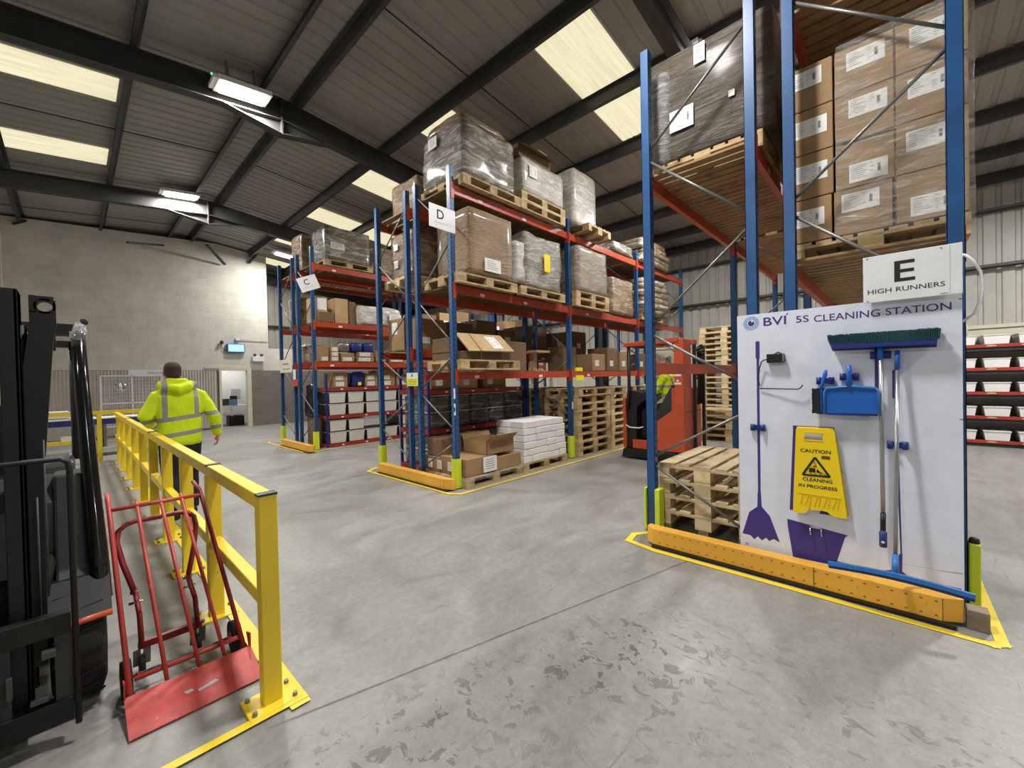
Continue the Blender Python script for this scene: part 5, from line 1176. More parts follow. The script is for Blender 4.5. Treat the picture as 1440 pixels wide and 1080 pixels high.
# ---------------------------------------------------------------- dark forklift on the left edge
FC = -.47
t = thing('forklift', 'dark forklift with its black mast at the left edge of the walkway', 'forklift', (-3.6, FC, 0))
def mir(fn):
    for s in (1, -1): fn(s)
def yy(s, y): return y if s > 0 else 2*FC-y
def bx(mb, s, x0, x1, y0, y1, z0, z1): a, b = yy(s, y0), yy(s, y1); return mb.box(x0, x1, min(a, b), max(a, b), z0, z1)
def mast(s):
    mb = MB(); bx(mb, s, -2.86, -2.70, -.205, -.150, .05, 1.945); bx(mb, s, -2.86, -2.70, -.165, -.150, .05, 1.945); mb.build('outer_mast_rail', 'blackm', t, bevel=.004)
    mb = MB(); q = [(yy(s, y), z) for y, z in ((-.145, 1.60), (-.124, 1.62), (-.124, 1.935), (-.055, 1.925), (-.047, 1.90), (-.046, 1.80), (-.058, 1.74), (-.068, 1.55), (-.095, 1.10), (-.100, .35), (-.145, .35))]
    # the hole is left open between strips of plate
    def strip(y0, y1, z0, z1): a, b = yy(s, y0), yy(s, y1); mb.box(-2.83, -2.78, min(a, b), max(a, b), z0, z1)
    strip(-.124, -.102, 1.86, 1.935); strip(-.052, -.044, 1.865, 1.918); strip(-.102, -.050, 1.915, 1.934); strip(-.124, -.044, 1.80, 1.865)
    for k in range(12):
        a = pi*k/12-pi/2; b = pi*(k+1)/12-pi/2
        for sg in (-1, 1):
            cy, cz = -.077, 1.890; p = [(cy+sg*.024*cos(a), cz+.024*sin(a)), (cy+sg*.034*cos(a), cz+.034*sin(a)), (cy+sg*.034*cos(b), cz+.034*sin(b)), (cy+sg*.024*cos(b), cz+.024*sin(b))]; mb.prism([(yy(s, y), z) for y, z in p], 'x', -2.83, -2.78)
    mb.prism([(yy(s, y), z) for y, z in ((-.145, 1.62), (-.124, 1.80), (-.046, 1.80), (-.056, 1.72), (-.068, 1.55), (-.098, 1.10), (-.102, .30), (-.145, .30))], 'x', -2.83, -2.76)
    mb.build('inner_mast_rail', 'blackm', t)
    mb = MB(); mb.tube([(-2.80, yy(s, -.150), .2), (-2.80, yy(s, -.150), 1.80)], .018, 12); mb.build('lift_cylinder', 'blackm', t)
    mb = MB(); mb.tube([(-2.73, yy(s, -.118), .5), (-2.73, yy(s, -.118), 1.05)], .004, 6, 0); mb.tube([(-2.70, yy(s, -.092), .62), (-2.70, yy(s, -.092), 1.30)], .003, 6); mb.build('chain', 'mgrey', t)
    # front wheel, mudguard
    w = MB(); ya, yb = sorted((yy(s, .085), yy(s, -.10)))
    w.loft([[Vector((-3.02+r*cos(2*pi*k/36), y, .285+r*sin(2*pi*k/36))) for k in range(36)] for y, r in ((ya, .23), (ya+.015, .275), (ya+.04, .285), (yb-.04, .285), (yb-.015, .275), (yb, .23))]); wo = w.build('front_tyre', 'rub', t)
    h = MB(); h.tube([(-3.02, ya-.004, .285), (-3.02, yb+.004, .285)], .14, 20); h.build('wheel_rim', 'dgrey', wo)
    tr = MB()
    for k in range(18):
        a = 2*pi*k/18
        tr.obox((-3.02+.286*cos(a), ya+.01, .285+.286*sin(a)), (-3.02+.286*cos(a+.12), yb-.01, .285+.286*sin(a+.12)), .012, .006)
    tr.build('tread', 'blackm', wo)
    mb = MB(); pts = [(-2.76, .435), (-2.80, .47), (-2.95, .585), (-3.10, .585), (-3.28, .47)]
    for p, q in zip(pts, pts[1:]): mb.obox((p[0], (ya+yb)/2+.005, p[1]), (q[0], (ya+yb)/2+.005, q[1]), yb-ya+.03, .012)
    mb.build('mudguard', 'blackm', t)
    MB().tube([(-2.755, ya-.02, .440), (-2.755, yb+.02, .450)], .014, 8).build('mudguard_lip', 'orange', t)
    MB().prism([(-2.83, .49), (-3.0, .62), (-3.12, 1.08), (-3.30, 1.08), (-3.32, .49)], 'y', ya+.02, yb-.012).build('side_cowl', 'dgrey', t, bevel=.012)
mir(mast)
mb = MB(); mb.box(-2.93, -2.87, 2*FC+.05, -.05, 1.70, 1.77); mb.box(-2.82, -2.74, 2*FC+.15, -.15, 1.0, 1.08); mb.box(-2.86, -2.74, 2*FC+.15, -.15, .08, .2); mb.build('mast_cross_member', 'blackm', t)
for z0, z1 in ((.47, .56), (.09, .19)):
    MB().box(-2.66, -2.61, 2*FC+.03, -.03, z0, z1).build('carriage_bar', 'blackm', t, bevel=.004)
mb = MB()
for y in (-.03, -.20, -.74, 2*FC+.03): MB().box(-2.665, -2.625, y-.05 if y > FC else y, y if y > FC else y+.05, .12, .52).build('carriage_plate', 'dgrey', t)
for q in ((-2.62, -2.58, -.115, -.075, .40, .425), (-2.62, -2.59, -.21, -.195, .28, .36), (-2.62, -2.59, -.15, -.10, .22, .235)): MB().box(*q).build('carriage_fitting', 'mgrey', t)
MB().tube([(-2.59, 2*FC+.02, .06), (-2.59, 2*FC+.02, 1.20), (-2.59, 2*FC+.035, 1.222), (-2.59, -.045, 1.222), (-2.59, -.022, 1.205), (-2.59, -.018, 1.17), (-2.59, -.016, .08)], .0105, 10).build('load_backrest', 'blackm', t)
for y in (-.30, -.74):
    mb = MB(); mb.box(-2.61, -2.565, y-.05, y+.05, .04, .58); mb.add([(-2.61, y-.05, .03), (-1.55, y-.045, .03), (-1.55, y+.045, .03), (-2.61, y+.05, .03), (-2.61, y-.05, .075), (-1.55, y-.045, .045), (-1.55, y+.045, .045), (-2.61, y+.05, .075)], [(0, 3, 2, 1), (4, 5, 6, 7), (0, 1, 5, 4), (1, 2, 6, 5), (2, 3, 7, 6), (3, 0, 4, 7)]); mb.build('fork', 'blackm', t)
def guardp(s):
    y = yy(s, .018)
    MB().tube([(-3.42, yy(s, .034), 1.86), (-3.35, yy(s, .032), 1.80), (-3.25, yy(s, .036), 1.50), (-3.10, yy(s, .052), 1.05), (-2.98, yy(s, .068), .68), (-2.93, yy(s, .075), .46)], [.022, .026, .030, .034, .038, .040], 14).build('overhead_guard_pillar', 'gloss', t)
    MB().tube([(-4.75, y, 1.86), (-4.85, y, 1.4), (-4.9, y, .95)], .035, 10).build('overhead_guard_pillar', 'dgrey', t)
mir(guardp)
mb = MB()
for k in range(7): mb.box(-4.75, -3.5, 2*FC-.018+k*(-2*FC+.036)/6-.02, 2*FC-.018+k*(-2*FC+.036)/6+.02, 1.84, 1.89)
mb.box(-3.56, -3.48, 2*FC-.02, .02, 1.84, 1.89); mb.box(-4.8, -4.72, 2*FC-.02, .02, 1.84, 1.89); mb.build('overhead_guard_roof', 'blackm', t)
MB().tube([(-3.33, .030, 1.755), (-3.34, .034, 1.83), (-3.36, .036, 1.885)], [.030, .033, .022], 12).build('clear_lamp_cover', 'clear', t)
MB().obox((-3.30, -.07, 1.845), (-3.33, .03, 1.80), .02, .03).build('clear_bracket', 'clear', t)
MB().obox((-3.34, .045, 1.90), (-3.36, .06, 1.885), .02, .02).build('bracket_tip', 'black', t)
MB().box(-2.98, -2.86, -.10, -.005, 1.775, 1.82).build('hose_bracket', 'blackm', t)
mb = MB(); mb.box(-4.9, -3.25, 2*FC-.04, .0, .32, .62); mb.build('chassis', 'dgrey', t, bevel=.02)
mb = MB(); mb.prism([(-3.32, .62), (-3.05, .62), (-3.10, .95), (-3.20, 1.08), (-3.32, 1.06)], 'y', 2*FC+.03, -.03); mb.build('front_cowl', 'dgrey', t, bevel=.01)
mb = MB(); mb.box(-4.6, -3.75, 2*FC+.05, -.05, .62, .86); mb.build('engine_cover', 'mgrey', t, bevel=.03)
mb = MB(); mb.box(-4.35, -3.85, FC-.24, FC+.24, .86, .96); mb.box(-4.45, -4.33, FC-.22, FC+.22, .92, 1.42); mb.build('seat', 'black', t, bevel=.03)
MB().tube([(-3.55+.09*sin(a), FC+.16*cos(a), 1.13+.12*sin(a)) for a in [2*pi*k/20 for k in range(21)]], .014, 8).build('steering_wheel', 'black', t)
MB().tube([(-3.30, FC, .95), (-3.55, FC, 1.12)], .02, 8).build('steering_column', 'black', t)
mb = MB(); mb.prism([(-5.25, .3), (-4.7, .3), (-4.7, .95), (-4.95, 1.0), (-5.2, .85)], 'y', 2*FC-.02, .0); mb.build('counterweight', 'mgrey', t, bevel=.03)
def rear(s):
    w = MB(); ya, yb = sorted((yy(s, .0), yy(s, -.15))); w.tube([(-4.75, ya, .23), (-4.75, yb, .23)], .23, 28); wo = w.build('rear_tyre', 'rub', t)
    MB().tube([(-4.75, ya-.004, .23), (-4.75, yb+.004, .23)], .11, 16).build('wheel_rim', 'dgrey', wo)
mir(rear)
for y in (-.27, -.33, -.63): MB().tube([(-2.84, y, .15), (-2.86, y-.01, .9), (-2.84, y, 1.78)], .016, 8).build('hydraulic_hose', 'rub', t)
mb = MB(); mb.tube([(-2.9, -.12, .56), (-3.0, -.10, .66), (-3.12, -.09, .72), (-3.15, -.06, .80)], .022, 10); mb.build('side_hose', 'rub', t)

# ---------------------------------------------------------------- people
def hivis_mat(name, bands, braces, zs=0.0):
    t = NT(name); v = t.coord(); s = t.sep(v); base = t.ramp(t.noise(v, 5, 4), [(0.3, lin((196, 222, 10))), (0.7, lin((222, 246, 28)))])
    ax = t.math('ABSOLUTE', s[0]); tilt = t.math('ADD', s[2], t.math('MULTIPLY', s[0], zs))
    def band(val, a, b): return t.math('MULTIPLY', t.math('GREATER_THAN', val, a), t.math('LESS_THAN', val, b))
    m = None
    for a, b in bands:
        k = band(tilt, a, b); m = k if m is None else t.math('MAXIMUM', m, k)
    k = t.math('MULTIPLY', band(ax, *braces[:2]), t.math('GREATER_THAN', tilt, braces[2])); m = t.math('MAXIMUM', m, k)
    t.set(Base_Color=t.mix(m, base, lin((150, 150, 146))), Roughness=t.math('MULTIPLY_ADD', m, -0.3, 0.85)); t.bump(t.noise(v, 90, 3), 0.2, 0.002); return t.m
def ell(c, rx, ry, n=20, ax=(1, 0, 0), ay=(0, 1, 0), pw=1.0):
    c = Vector(c); ax = Vector(ax); ay = Vector(ay); out = []
    for k in range(n):
        a = 2*pi*k/n; ca, sa = cos(a), sin(a)
        out.append(c+ax*rx*math.copysign(abs(ca)**pw, ca)+ay*ry*math.copysign(abs(sa)**pw, sa))
    return out
def sphere(mb, c, r, m=0, n=12):
    c = Vector(c); r = Vector(r) if not isinstance(r, (int, float)) else Vector((r, r, r)); rings = []
    for i in range(1, n):
        p = pi*i/n; rings.append([c+Vector((r.x*sin(p)*cos(2*pi*k/(2*n)), r.y*sin(p)*sin(2*pi*k/(2*n)), -r.z*cos(p))) for k in range(2*n)])
    return mb.loft(rings, True, m)
def remesh(o, vox, smooth=4, fold=None):
    m = o.modifiers.new('remesh', 'REMESH'); m.mode = 'VOXEL'; m.voxel_size = vox; m.use_smooth_shade = True
    s = o.modifiers.new('smooth', 'SMOOTH'); s.factor = .5; s.iterations = smooth
    if fold:
        tx = bpy.data.textures.new('folds', 'CLOUDS'); tx.noise_scale = fold[1]; tx.noise_depth = 2
        d = o.modifiers.new('folds', 'DISPLACE'); d.texture = tx; d.strength = fold[0]; d.mid_level = .5; d.texture_coords = 'LOCAL'
def hand(mb, wrist, d, palm_n, thumb_side, curl):
    """palm, five fingers; d points to the fingertips, palm_n out of the palm"""
    w = Vector(wrist); d = Vector(d).normalized(); n = Vector(palm_n); n = (n-d*n.dot(d)).normalized(); s = Vector(thumb_side); s = (s-d*s.dot(d)-n*s.dot(n)).normalized()
    mb.loft([ell(w+d*a, rx, ry, 14, s, n) for a, rx, ry in ((-.03, .027, .021), (0, .028, .02), (.03, .037, .018), (.07, .041, .016), (.092, .038, .013))])
    for k, (off, L) in enumerate(((.030, .070), (.010, .078), (-.010, .073), (-.030, .058))):
        p = w+d*.084+s*off; pts = [p-d*.02, p]; a = curl*.4
        for seg in (.45, .32, .23):
            q = pts[-1]+(d*cos(a)+n*sin(a)+s*off*.25)*L*seg; pts.append(q); a += curl
        mb.tube(pts, [.0095, .0092, .0086, .008, .0068], 8)
    p = w+d*.022+s*.030; mb.tube([p-s*.015, p+s*.014+d*.018+n*.006, p+s*.02+d*.045+n*.018, p+s*.014+d*.066+n*.026], [.013, .012, .0105, .008], 8)
def head(mb, c, fwd, k=1.0):
    """c = middle of the skull"""
    c = Vector(c); f = Vector(fwd).normalized(); u = Vector((0, 0, 1)); r = f.cross(u)
    prof = [(-.125, .030, .030, .035), (-.115, .045, .05, .03), (-.085, .060, .074, .012), (-.045, .068, .086, .004), (0, .075, .095, 0), (.04, .077, .098, -.006), (.075, .070, .090, -.010), (.10, .052, .068, -.012), (.117, .026, .036, -.012)]
    mb.loft([ell(c+u*z*k+f*o*k, rx*k, ry*k, 20, r, f) for z, rx, ry, o in prof])
    mb.tube([c+f*.085+u*.012, c+f*.104-u*.012, c+f*.112-u*.032, c+f*.092-u*.042], [.009, .011, .014, .008], 8)       # nose
    mb.tube([c+f*.088-r*.02-u*.066, c+f*.096-u*.064, c+f*.088+r*.02-u*.066], .008, 8)                                # lips
    for s in (-1, 1): mb.tube([c+f*.090+r*s*.048+u*.028, c+f*.097+r*s*.02+u*.030], .009, 8); sphere(mb, c+r*s*.078-f*.004-u*.006, (.010, .018, .031))   # brow, ear
def person(name_label, loc, rz, P, hair, vest, group=None):
    t = thing('person', name_label, 'person', loc, rz); I = t
    L = Matrix.LocRotScale(loc, t.rotation_euler, None)
    def fin(mb): mb.v = [tuple(L @ Vector(p)) for p in mb.v]; return mb
    b = MB(); tor = P['torso']
    b.loft([ell(c, rx*.86, ry*.86, 20) for c, rx, ry in tor]); hd = Vector(P['head'])
    b.tube([Vector(tor[-1][0])-Vector((0, 0, .05)), hd+Vector((0, -.015, -.08))], [.062, .056], 14); head(b, hd, (0, 1, 0))
    for a in P['arms']: b.tube(a[:3], [.045, .038, .026], 12); hand(b, a[2], a[3], a[4], a[5], a[6])
    for g in P['legs']: b.tube(g[:3], [.075, .052, .036], 12); b.loft([ell(Vector(g[2])+Vector((0, y, z)), .036, .03, 12, (1, 0, 0), (0, 0, 1)) for y, z in ((-.05, -.04), (.05, -.05), (.15, -.06))])
    o = fin(b).build('body', 'skin', t); remesh(o, .005, 3)
    h = MB(); c = hd+Vector((0, -.012, .028)); h.loft([ell(c+Vector((0, oy, z)), rx, ry, 22) for z, rx, ry, oy in ((-.085, .050, .040, -.045), (-.07, .068, .062, -.036), (-.03, .079, .084, -.014), (.01, .082, .098, -.006), (.045, .078, .094, -.004), (.075, .062, .074, -.002), (.096, .034, .042, 0))]); o = fin(h).build('hair', hair, t); remesh(o, .008, 2)
    e = MB()
    for s in (-1, 1): sphere(e, hd+Vector((s*.031, .083, .008)), .012, 0, 6)
    fin(e).build('eyes', 'signw', t)
    s = MB(); s.loft([ell(c, rx, ry, 24, pw=.85) for c, rx, ry in tor])
    for a in P['arms']: s.tube([Vector(tor[-2][0])+(Vector(a[0])-Vector(tor[-2][0]))*.3, a[0], (Vector(a[0])+Vector(a[1]))/2, a[1], (Vector(a[1])+Vector(a[2]))/2, a[2]], [.080, .080, .074, .067, .060, .048], 14)
    if P.get('hood'):
        hc = Vector(tor[-1][0])+Vector((0, -.065, .0)); s.tube([hc+Vector((-.115, .12, .02)), hc+Vector((-.135, .03, .0)), hc+Vector((-.09, -.045, -.03)), hc+Vector((0, -.075, -.055)), hc+Vector((.09, -.045, -.03)), hc+Vector((.135, .03, .0)), hc+Vector((.115, .12, .02))], [.035, .048, .055, .062, .055, .048, .035], 12)
        s.tube([hc+Vector((-.075, .05, .045)), hc+Vector((-.06, -.01, .04)), hc+Vector((0, -.032, .035)), hc+Vector((.06, -.01, .04)), hc+Vector((.075, .05, .045))], .036, 10)
    o = fin(s).build('hi_vis_top', vest, t); remesh(o, .011, 3, (.022, .11))
    p = MB(); hp = P['hips']; p.loft([ell(c, rx, ry, 22) for c, rx, ry in hp])
    for g in P['legs']: p.tube([Vector(g[0]), (Vector(g[0])+Vector(g[1]))/2, g[1], (Vector(g[1])+Vector(g[2]))/2, Vector(g[2])+Vector((0, 0, -.01))], [.105, .098, .078, .074, .066], 16)
    o = fin(p).build('trousers', 'trou', t); remesh(o, .011, 3, (.012, .12))
    for g in P['legs']:
        q = MB(); a = Vector(g[2]); f = Vector((0, 1, 0)); q.loft([ell(a+Vector((0, y, z)), rx, rz_, 16, (1, 0, 0), (0, 0, 1)) for y, z, rx, rz_ in ((-.075, -.045, .025, .03), (-.06, -.035, .042, .052), (0, -.03, .046, .058), (.08, -.048, .048, .04), (.15, -.055, .048, .032), (.195, -.06, .03, .022))]); fin(q).build('shoe', 'black', t)
    return t
V = Vector
vest1 = hivis_mat('hi_vis_walker', ((1.135, 1.185), (.955, 1.005)), (.118, .165, 1.15), -.12)
vest2 = hivis_mat('hi_vis_driver', ((1.30, 1.35), (1.14, 1.19)), (.11, .16, 1.30))
walk = dict(torso=[(V((0, 0, .845)), .185, .135), (V((0, 0, .88)), .205, .148), (V((0, 0, 1.0)), .205, .145), (V((0, .0, 1.12)), .205, .14), (V((0, .0, 1.28)), .225, .148), (V((0, -.005, 1.40)), .205, .135), (V((0, -.01, 1.475)), .145, .105), (V((-.02, -.005, 1.535)), .09, .08)],
            head=(-.05, .02, 1.672), hood=True,
            arms=[(V((.190, 0, 1.395)), V((.32, -.05, 1.16)), V((.365, .03, .925)), (.02, .25, -1), (-1, .2, 0), (0, 1, 0), .55),
                  (V((-.190, 0, 1.395)), V((-.30, -.03, 1.19)), V((-.235, .20, 1.075)), (.1, 1, -.12), (0, 0, -1), (1, 0, 0), .35)],
            hips=[(V((0, 0, .74)), .13, .10), (V((0, 0, .80)), .175, .125), (V((0, 0, .90)), .18, .13), (V((0, 0, .98)), .165, .12)],
            legs=[(V((.095, 0, .86)), V((.10, .10, .48)), V((.095, .04, .10))), (V((-.095, 0, .86)), V((-.10, -.02, .47)), V((-.10, -.28, .15)))])
person('man in a hi-vis yellow hoodie and black trousers walking away along the guard rail', (-6.05, .835, 0), pi/2, walk, 'hair', vest1)
sit = dict(torso=[(V((0, -.03, .96)), .18, .135), (V((0, -.04, 1.02)), .20, .15), (V((0, -.035, 1.18)), .20, .145), (V((0, -.01, 1.34)), .215, .145), (V((0, .02, 1.46)), .21, .13), (V((0, .04, 1.53)), .165, .105), (V((0, .05, 1.585)), .09, .08)],
           head=(.0, .10, 1.755), hood=False,
           arms=[(V((.20, .03, 1.47)), V((.26, .16, 1.22)), V((.16, .42, 1.23)), (-.1, 1, 0), (0, 0, -1), (-1, 0, 0), .7), (V((-.20, .03, 1.47)), V((-.27, .14, 1.23)), V((-.22, .40, 1.33)), (.1, 1, .1), (0, 0, -1), (1, 0, 0), .7)],
           hips=[(V((0, -.03, .85)), .14, .11), (V((0, -.02, .92)), .18, .15), (V((0, -.03, 1.02)), .175, .135)],
           legs=[(V((.10, .03, .93)), V((.13, .44, .88)), V((.13, .46, .44))), (V((-.10, .03, .93)), V((-.13, .42, .86)), V((-.13, .42, .42)))])
person('driver in a hi-vis yellow vest seated in the orange reach truck', (-3.03, 7.42, 0), pi/2, sit, 'hairg', vest2)

# ---------------------------------------------------------------- orange reach truck
t = thing('reach_truck', 'orange reach truck between racks D and E with its driver', 'forklift', (-3.1, 7.4, 0))
MB().prism([(-3.78, .03), (-3.74, .19), (-2.60, .19), (-2.60, .03)], 'y', 6.98, 8.0).build('chassis', 'black', t, bevel=.02)
mb = MB(); mb.prism([(-3.12, .20), (-3.12, .70), (-2.78, .95), (-2.78, 2.14), (-2.62, 2.14), (-2.62, .20)], 'y', 7.0, 7.06)
mb.build('side_panel', 'orange', t, bevel=.012)
MB().box(-2.80, -2.62, 7.06, 7.37, .9, 2.14).build('rear_pillar', 'orange', t, bevel=.02)
MB().box(-2.86, -2.615, 7.06, 7.80, .20, 1.30).build('battery_housing', 'orange', t, bevel=.02)
mb = MB(); mb.box(-2.622, -2.612, 7.07, 7.79, .88, .895); mb.box(-2.622, -2.612, 7.40, 7.405, .25, 1.28); mb.build('panel_gap', 'black', t)
MB().prism([(-3.72, 2.06), (-3.68, 2.13), (-2.7, 2.165), (-2.7, 2.08)], 'y', 6.98, 7.12).build('roof_side', 'orange', t, bevel=.01)
MB().prism([(-3.72, 2.06), (-3.68, 2.13), (-2.7, 2.165), (-2.7, 2.08)], 'y', 7.75, 7.89).build('roof_side', 'orange', t, bevel=.01)
mb = MB()
for k in range(6): mb.box(-3.60+k*.15, -3.57+k*.15, 7.10, 7.78, 2.08, 2.12)
mb.box(-3.72, -3.64, 7.1, 7.78, 2.06, 2.13); mb.build('roof_bars', 'black', t)
for y in (7.0, 7.84): MB().tube([(-3.62, y+.02, 2.08), (-3.62, y+.02, 1.3), (-3.66, y+.02, .9)], .03, 10).build('front_pillar', 'black', t)
MB().box(-3.76, -3.70, 7.02, 7.86, .19, 1.12).build('front_panel', 'orange', t, bevel=.02)
MB().prism([(-3.70, .19), (-3.70, 1.16), (-3.60, 1.26), (-3.36, 1.22), (-3.34, 1.08), (-3.50, .95), (-3.52, .19)], 'y', 7.06, 7.82).build('console', 'black', t, bevel=.015)
MB().box(-3.56, -3.14, 7.0, 7.05, .20, .36).build('step_panel', 'orange', t, bevel=.01)
MB().tube([(-3.68, 7.0, .62), (-3.60, 6.98, .58), (-3.42, 6.98, .58), (-3.36, 7.02, .60)], .012, 8).build('grab_handle', 'signw', t)
mb = MB(); mb.box(-3.22, -2.88, 7.15, 7.72, .74, .84); mb.box(-2.92, -2.87, 7.2, 7.7, .84, 1.35); mb.build('seat', 'black', t, bevel=.02)
MB().tube([(-3.40, 7.30, 1.22), (-3.38, 7.30, 1.30)], .022, 10).build('steering_knob', 'black', t)
MB().prism([(-3.12, .36), (-3.12, .70), (-2.82, .92), (-2.82, 1.30), (-2.88, 1.30), (-3.16, .80), (-3.16, .36)], 'y', 7.07, 7.13).build('inner_trim', 'dgrey', t)
for y in (7.45, 7.90):
    MB().box(-2.62, -2.575, y-.03, y+.03, .05, 2.05).build('mast_rail', 'blackm', t)
mb = MB(); R = random.Random(3)
for k in range(14): mb.obox((-2.60+R.uniform(-.03, .03), 7.5+R.uniform(0, .2), 1.45+k*.042), (-2.53, 7.56+R.uniform(0, .2), 1.49+k*.042), .045, .045)
mb.build('chain_guard', 'blackm', t)
for k in range(3): MB().tube([(-2.58, 7.55+k*.08, 1.0), (-2.57, 7.56+k*.08, 1.5), (-2.58, 7.55+k*.08, 1.95)], .015, 8).build('hose', 'rub', t)
for y in (7.35, 7.95): MB().box(-2.50, -1.98, y-.05, y+.05, .05, .10).build('fork', 'blackm', t)
mb = MB()
for k, z in enumerate((1.36, 1.50)): MB().box(-2.775, -2.66, 6.997, 7.0, z, z+.035).build('marking', 'signw', t)
MB().box(-2.74, -2.70, 6.997, 7.0, 1.41, 1.44).build('marking', 'signw', t)
for x in (-3.5, -2.85): MB().tube([(x, 7.12, .11), (x, 7.30, .11)], .11, 18).build('wheel', 'rub', t)

# ---------------------------------------------------------------- back wall things
t = thing('lit_exit_sign', 'glowing pale blue lit sign box on the block wall over the doorway', 'lit sign', (XW+.1, 4.0, 2.66))
MB().box(XW, XW+.10, 3.74, 4.30, 2.665, 2.985).build('casing', 'tlblue', t, bevel=.03); MB().box(XW+.10, XW+.11, 3.78, 4.26, 2.70, 2.95).build('lit_panel', 'exit', t); MB().box(XW+.11, XW+.113, 3.84, 4.20, 2.76, 2.89).build('bright_field', 'exitw', t)
t = thing('emergency_light', 'white emergency light with twin spots right of the doorway', 'emergency light', (XW+.06, 4.7, 2.3))
MB().box(XW, XW+.12, 4.52, 4.90, 2.36, 2.55).build('body', 'signw', t, bevel=.01)
for y in (4.60, 4.82): MB().tube([(XW+.05, y, 2.55), (XW+.09, y, 2.62)], [.03, .06], 12).build('spot', 'dgrey', t)
t = thing('junction_box', 'small white junction box with conduit above the lit sign', 'junction box', (XW+.03, 4.1, 3.1)); MB().box(XW, XW+.06, 4.02, 4.14, 3.1, 3.2).build('box', 'signw', t); MB().tube([(XW+.03, 4.14, 3.14), (XW+.03, 5.06, 3.14)], .012, 6).build('conduit', 'cream', t)
t = thing('wall_camera', 'small round wall fitting left of the lit sign', 'fitting', (XW+.04, 3.6, 2.95)); sphere(MB(), (XW+.07, 3.6, 3.02), .06).build('dome', 'mgrey', t); MB().tube([(XW+.03, 3.6, 3.0), (XW+.03, 3.62, 2.8), (XW+.04, 3.74, 2.7)], .008, 6).build('cable', 'mgrey', t)
t = thing('walkway_sign', 'long white sign with dark lettering above the wire cage', 'sign', (-16.95, 1.7, 1.9)); MB().box(-16.97, -16.95, 1.16, 2.35, 1.85, 2.05).build('panel', 'signw', t)
mb = MB(); text('WALKWAY', .07, (-16.949, 1.58, 1.915), (0, 1, 0), Z, mb, 0, .002, width=.5); mb.build('lettering', 'inkg', t)
t = thing('wire_cage', 'galvanised wire cage standing against the ribbed wall panel', 'cage', (-16.9, 1.2, 0))
for a, b in (((.55, 0), (.55, 1.88)), ((1.22, 0), (1.22, 1.88)), ((1.92, 0), (1.92, 1.88)), ((.55, 1.86), (1.92, 1.86)), ((.55, 1.05), (1.92, 1.05)), ((.55, .37), (1.92, .37))):
    MB().obox((-16.8, a[0], a[1]), (-16.8, b[0], b[1]), .035, .035).build('frame_bar', 'signw', t)
mb = MB()
for k in range(26): mb.obox((-16.79, .58+k*.052, .4), (-16.79, .58+k*.052, 1.84), .006, .006)
for k in range(14): mb.obox((-16.79, .56, .45+k*.1), (-16.79, 1.9, .45+k*.1), .006, .006)
mb.build('mesh_panel', 'signw', t)
sphere(MB(), (-17.0, .98, 1.5), (.05, .16, .16)).build('silver_fan', 'chrome', t)
for nm, y0, y1, lab in (('packing_bench', -1.25, .35, 'white bench with dark blue edge behind the cross rail, forklift side'), ('packing_bench', .42, 1.7, 'white bench with dark blue edge behind the cross rail, doorway side')):
    t = thing(nm, lab, 'bench', (-13.3, (y0+y1)/2, 0), group='packing benches'); MB().box(-13.8, -13.0, y0, y1, .80, .84).build('top', 'cream', t); MB().box(-13.02, -12.98, y0, y1, .70, .82).build('front_edge', 'dkblue', t)
    for x in (-13.75, -13.05):
        for y in (y0+.03, y1-.08): MB().box(x, x+.05, y, y+.05, .0, .80).build('leg', 'galv', t)
    MB().box(-13.7, -13.1, y0+.05, y1-.05, .30, .33).build('lower_shelf', 'cream', t); MB().box(-13.02, -12.95, y0, y1, .07, .19).build('kick_rail', 'signw', t)
k = 0
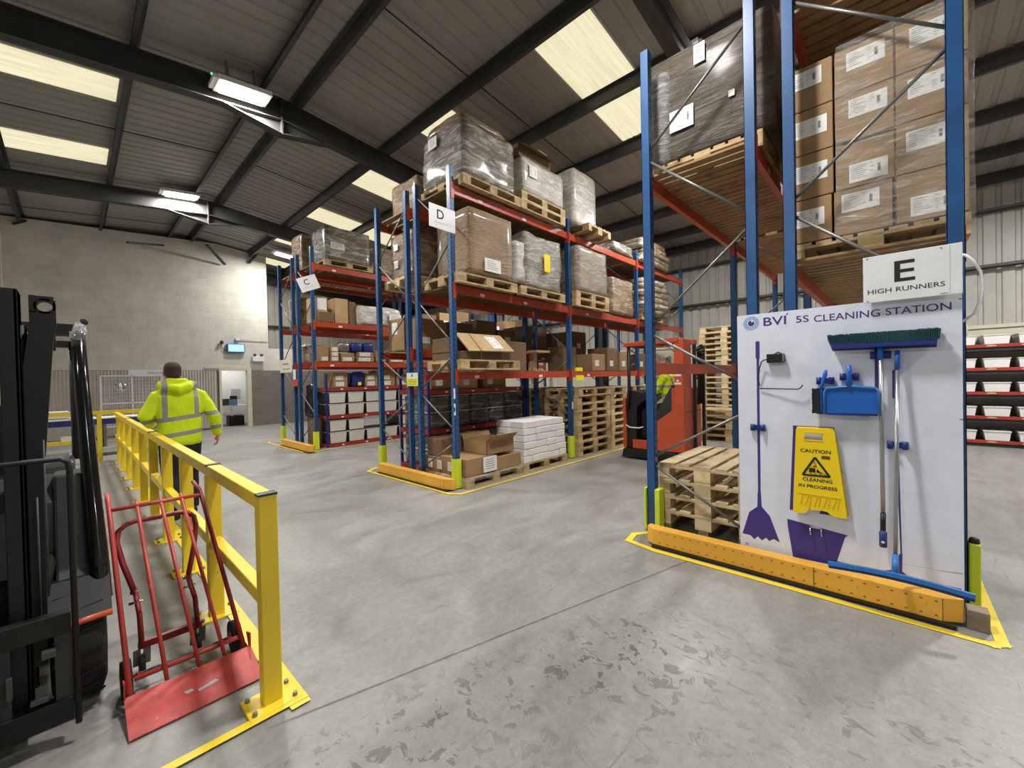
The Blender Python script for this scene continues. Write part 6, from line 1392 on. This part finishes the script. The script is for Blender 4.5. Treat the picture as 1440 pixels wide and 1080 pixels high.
for y, w, z, d in ((-.43, .35, .842, .02), (-.38, .4, .88, .05), (.05, .2, .842, .015), (.62, .3, .842, .015), (1.05, .3, .842, .012), (-.2, .42, .332, .16), (.8, .4, .332, .2)):
    k += 1; tag(MB().box(-13.4, -13.05, y, y+w, z, z+d).build('paper_stack', 'paper'), 'white paper stack on the packing benches, %s' % ['flat one nearest the forklift', 'thick one on top near the forklift', 'small one mid bench', 'small one by the bench joint', 'thin one toward the doorway', 'low one under the left bench', 'low one under the right bench'][k-1], 'paper stack')
tag(MB().box(-13.5, -13.05, -.48, .02, .95, .99).box(-13.5, -13.05, -.46, -.08, .99, 1.02).build('white_tray', 'signw'), 'white tray stacked high on the bench seen between the forklift pillars', 'tray')
# office seen through the doorway
t = thing('office_desk', 'white office desk seen through the doorway', 'desk', (-18.3, 3.9, 0)); MB().box(-18.7, -18.0, 3.55, 4.6, .72, .75).build('top', 'signw', t)
for y in (3.57, 4.0, 4.5): MB().box(-18.1, -18.05, y, y+.05, 0, .72).build('leg', 'signw', t)
MB().box(-18.65, -18.1, 3.6, 4.5, .38, .41).build('shelf', 'signw', t)
t = thing('black_bin', 'black box on the floor under the office desk', 'box', (-18.2, 4.15, 0)); MB().box(-18.45, -18.0, 3.92, 4.40, 0, .36).build('body', 'black', t, bevel=.01)
for l, a, m in (('grey printer on the office desk', (-18.6, -18.2, 3.66, 4.0, .751, 1.0), 'mgrey'), ('blue-white paper propped on the office desk', (-18.08, -18.05, 3.95, 4.2, .751, .98), 'sky'), ('black monitor on the office desk', (-18.6, -18.5, 4.08, 4.3, .751, 1.1), 'black'), ('orange-brown door leaf edge inside the office', (-18.1, -18.0, 4.62, 4.72, .0, .8), 'ochre')):
    w = l.split(' on ')[0].split()[-1] if 'door' not in l else 'board'
    tag(MB().box(*a).build({'printer': 'printer', 'propped': 'paper', 'monitor': 'monitor', 'board': 'door_leaf'}.get(w, 'item'), m), l, {'propped': 'paper', 'board': 'board'}.get(w, w))
for i, (a, b) in enumerate((((-18.9, 4.35, 1.0), (-19.05, 4.5, 1.5)), )): tag(MB().box(-19.09, -19.07, 4.25, 4.55, 1.0, 1.35).build('wall_poster', 'inkl'), 'grey poster on the office back wall', 'poster')
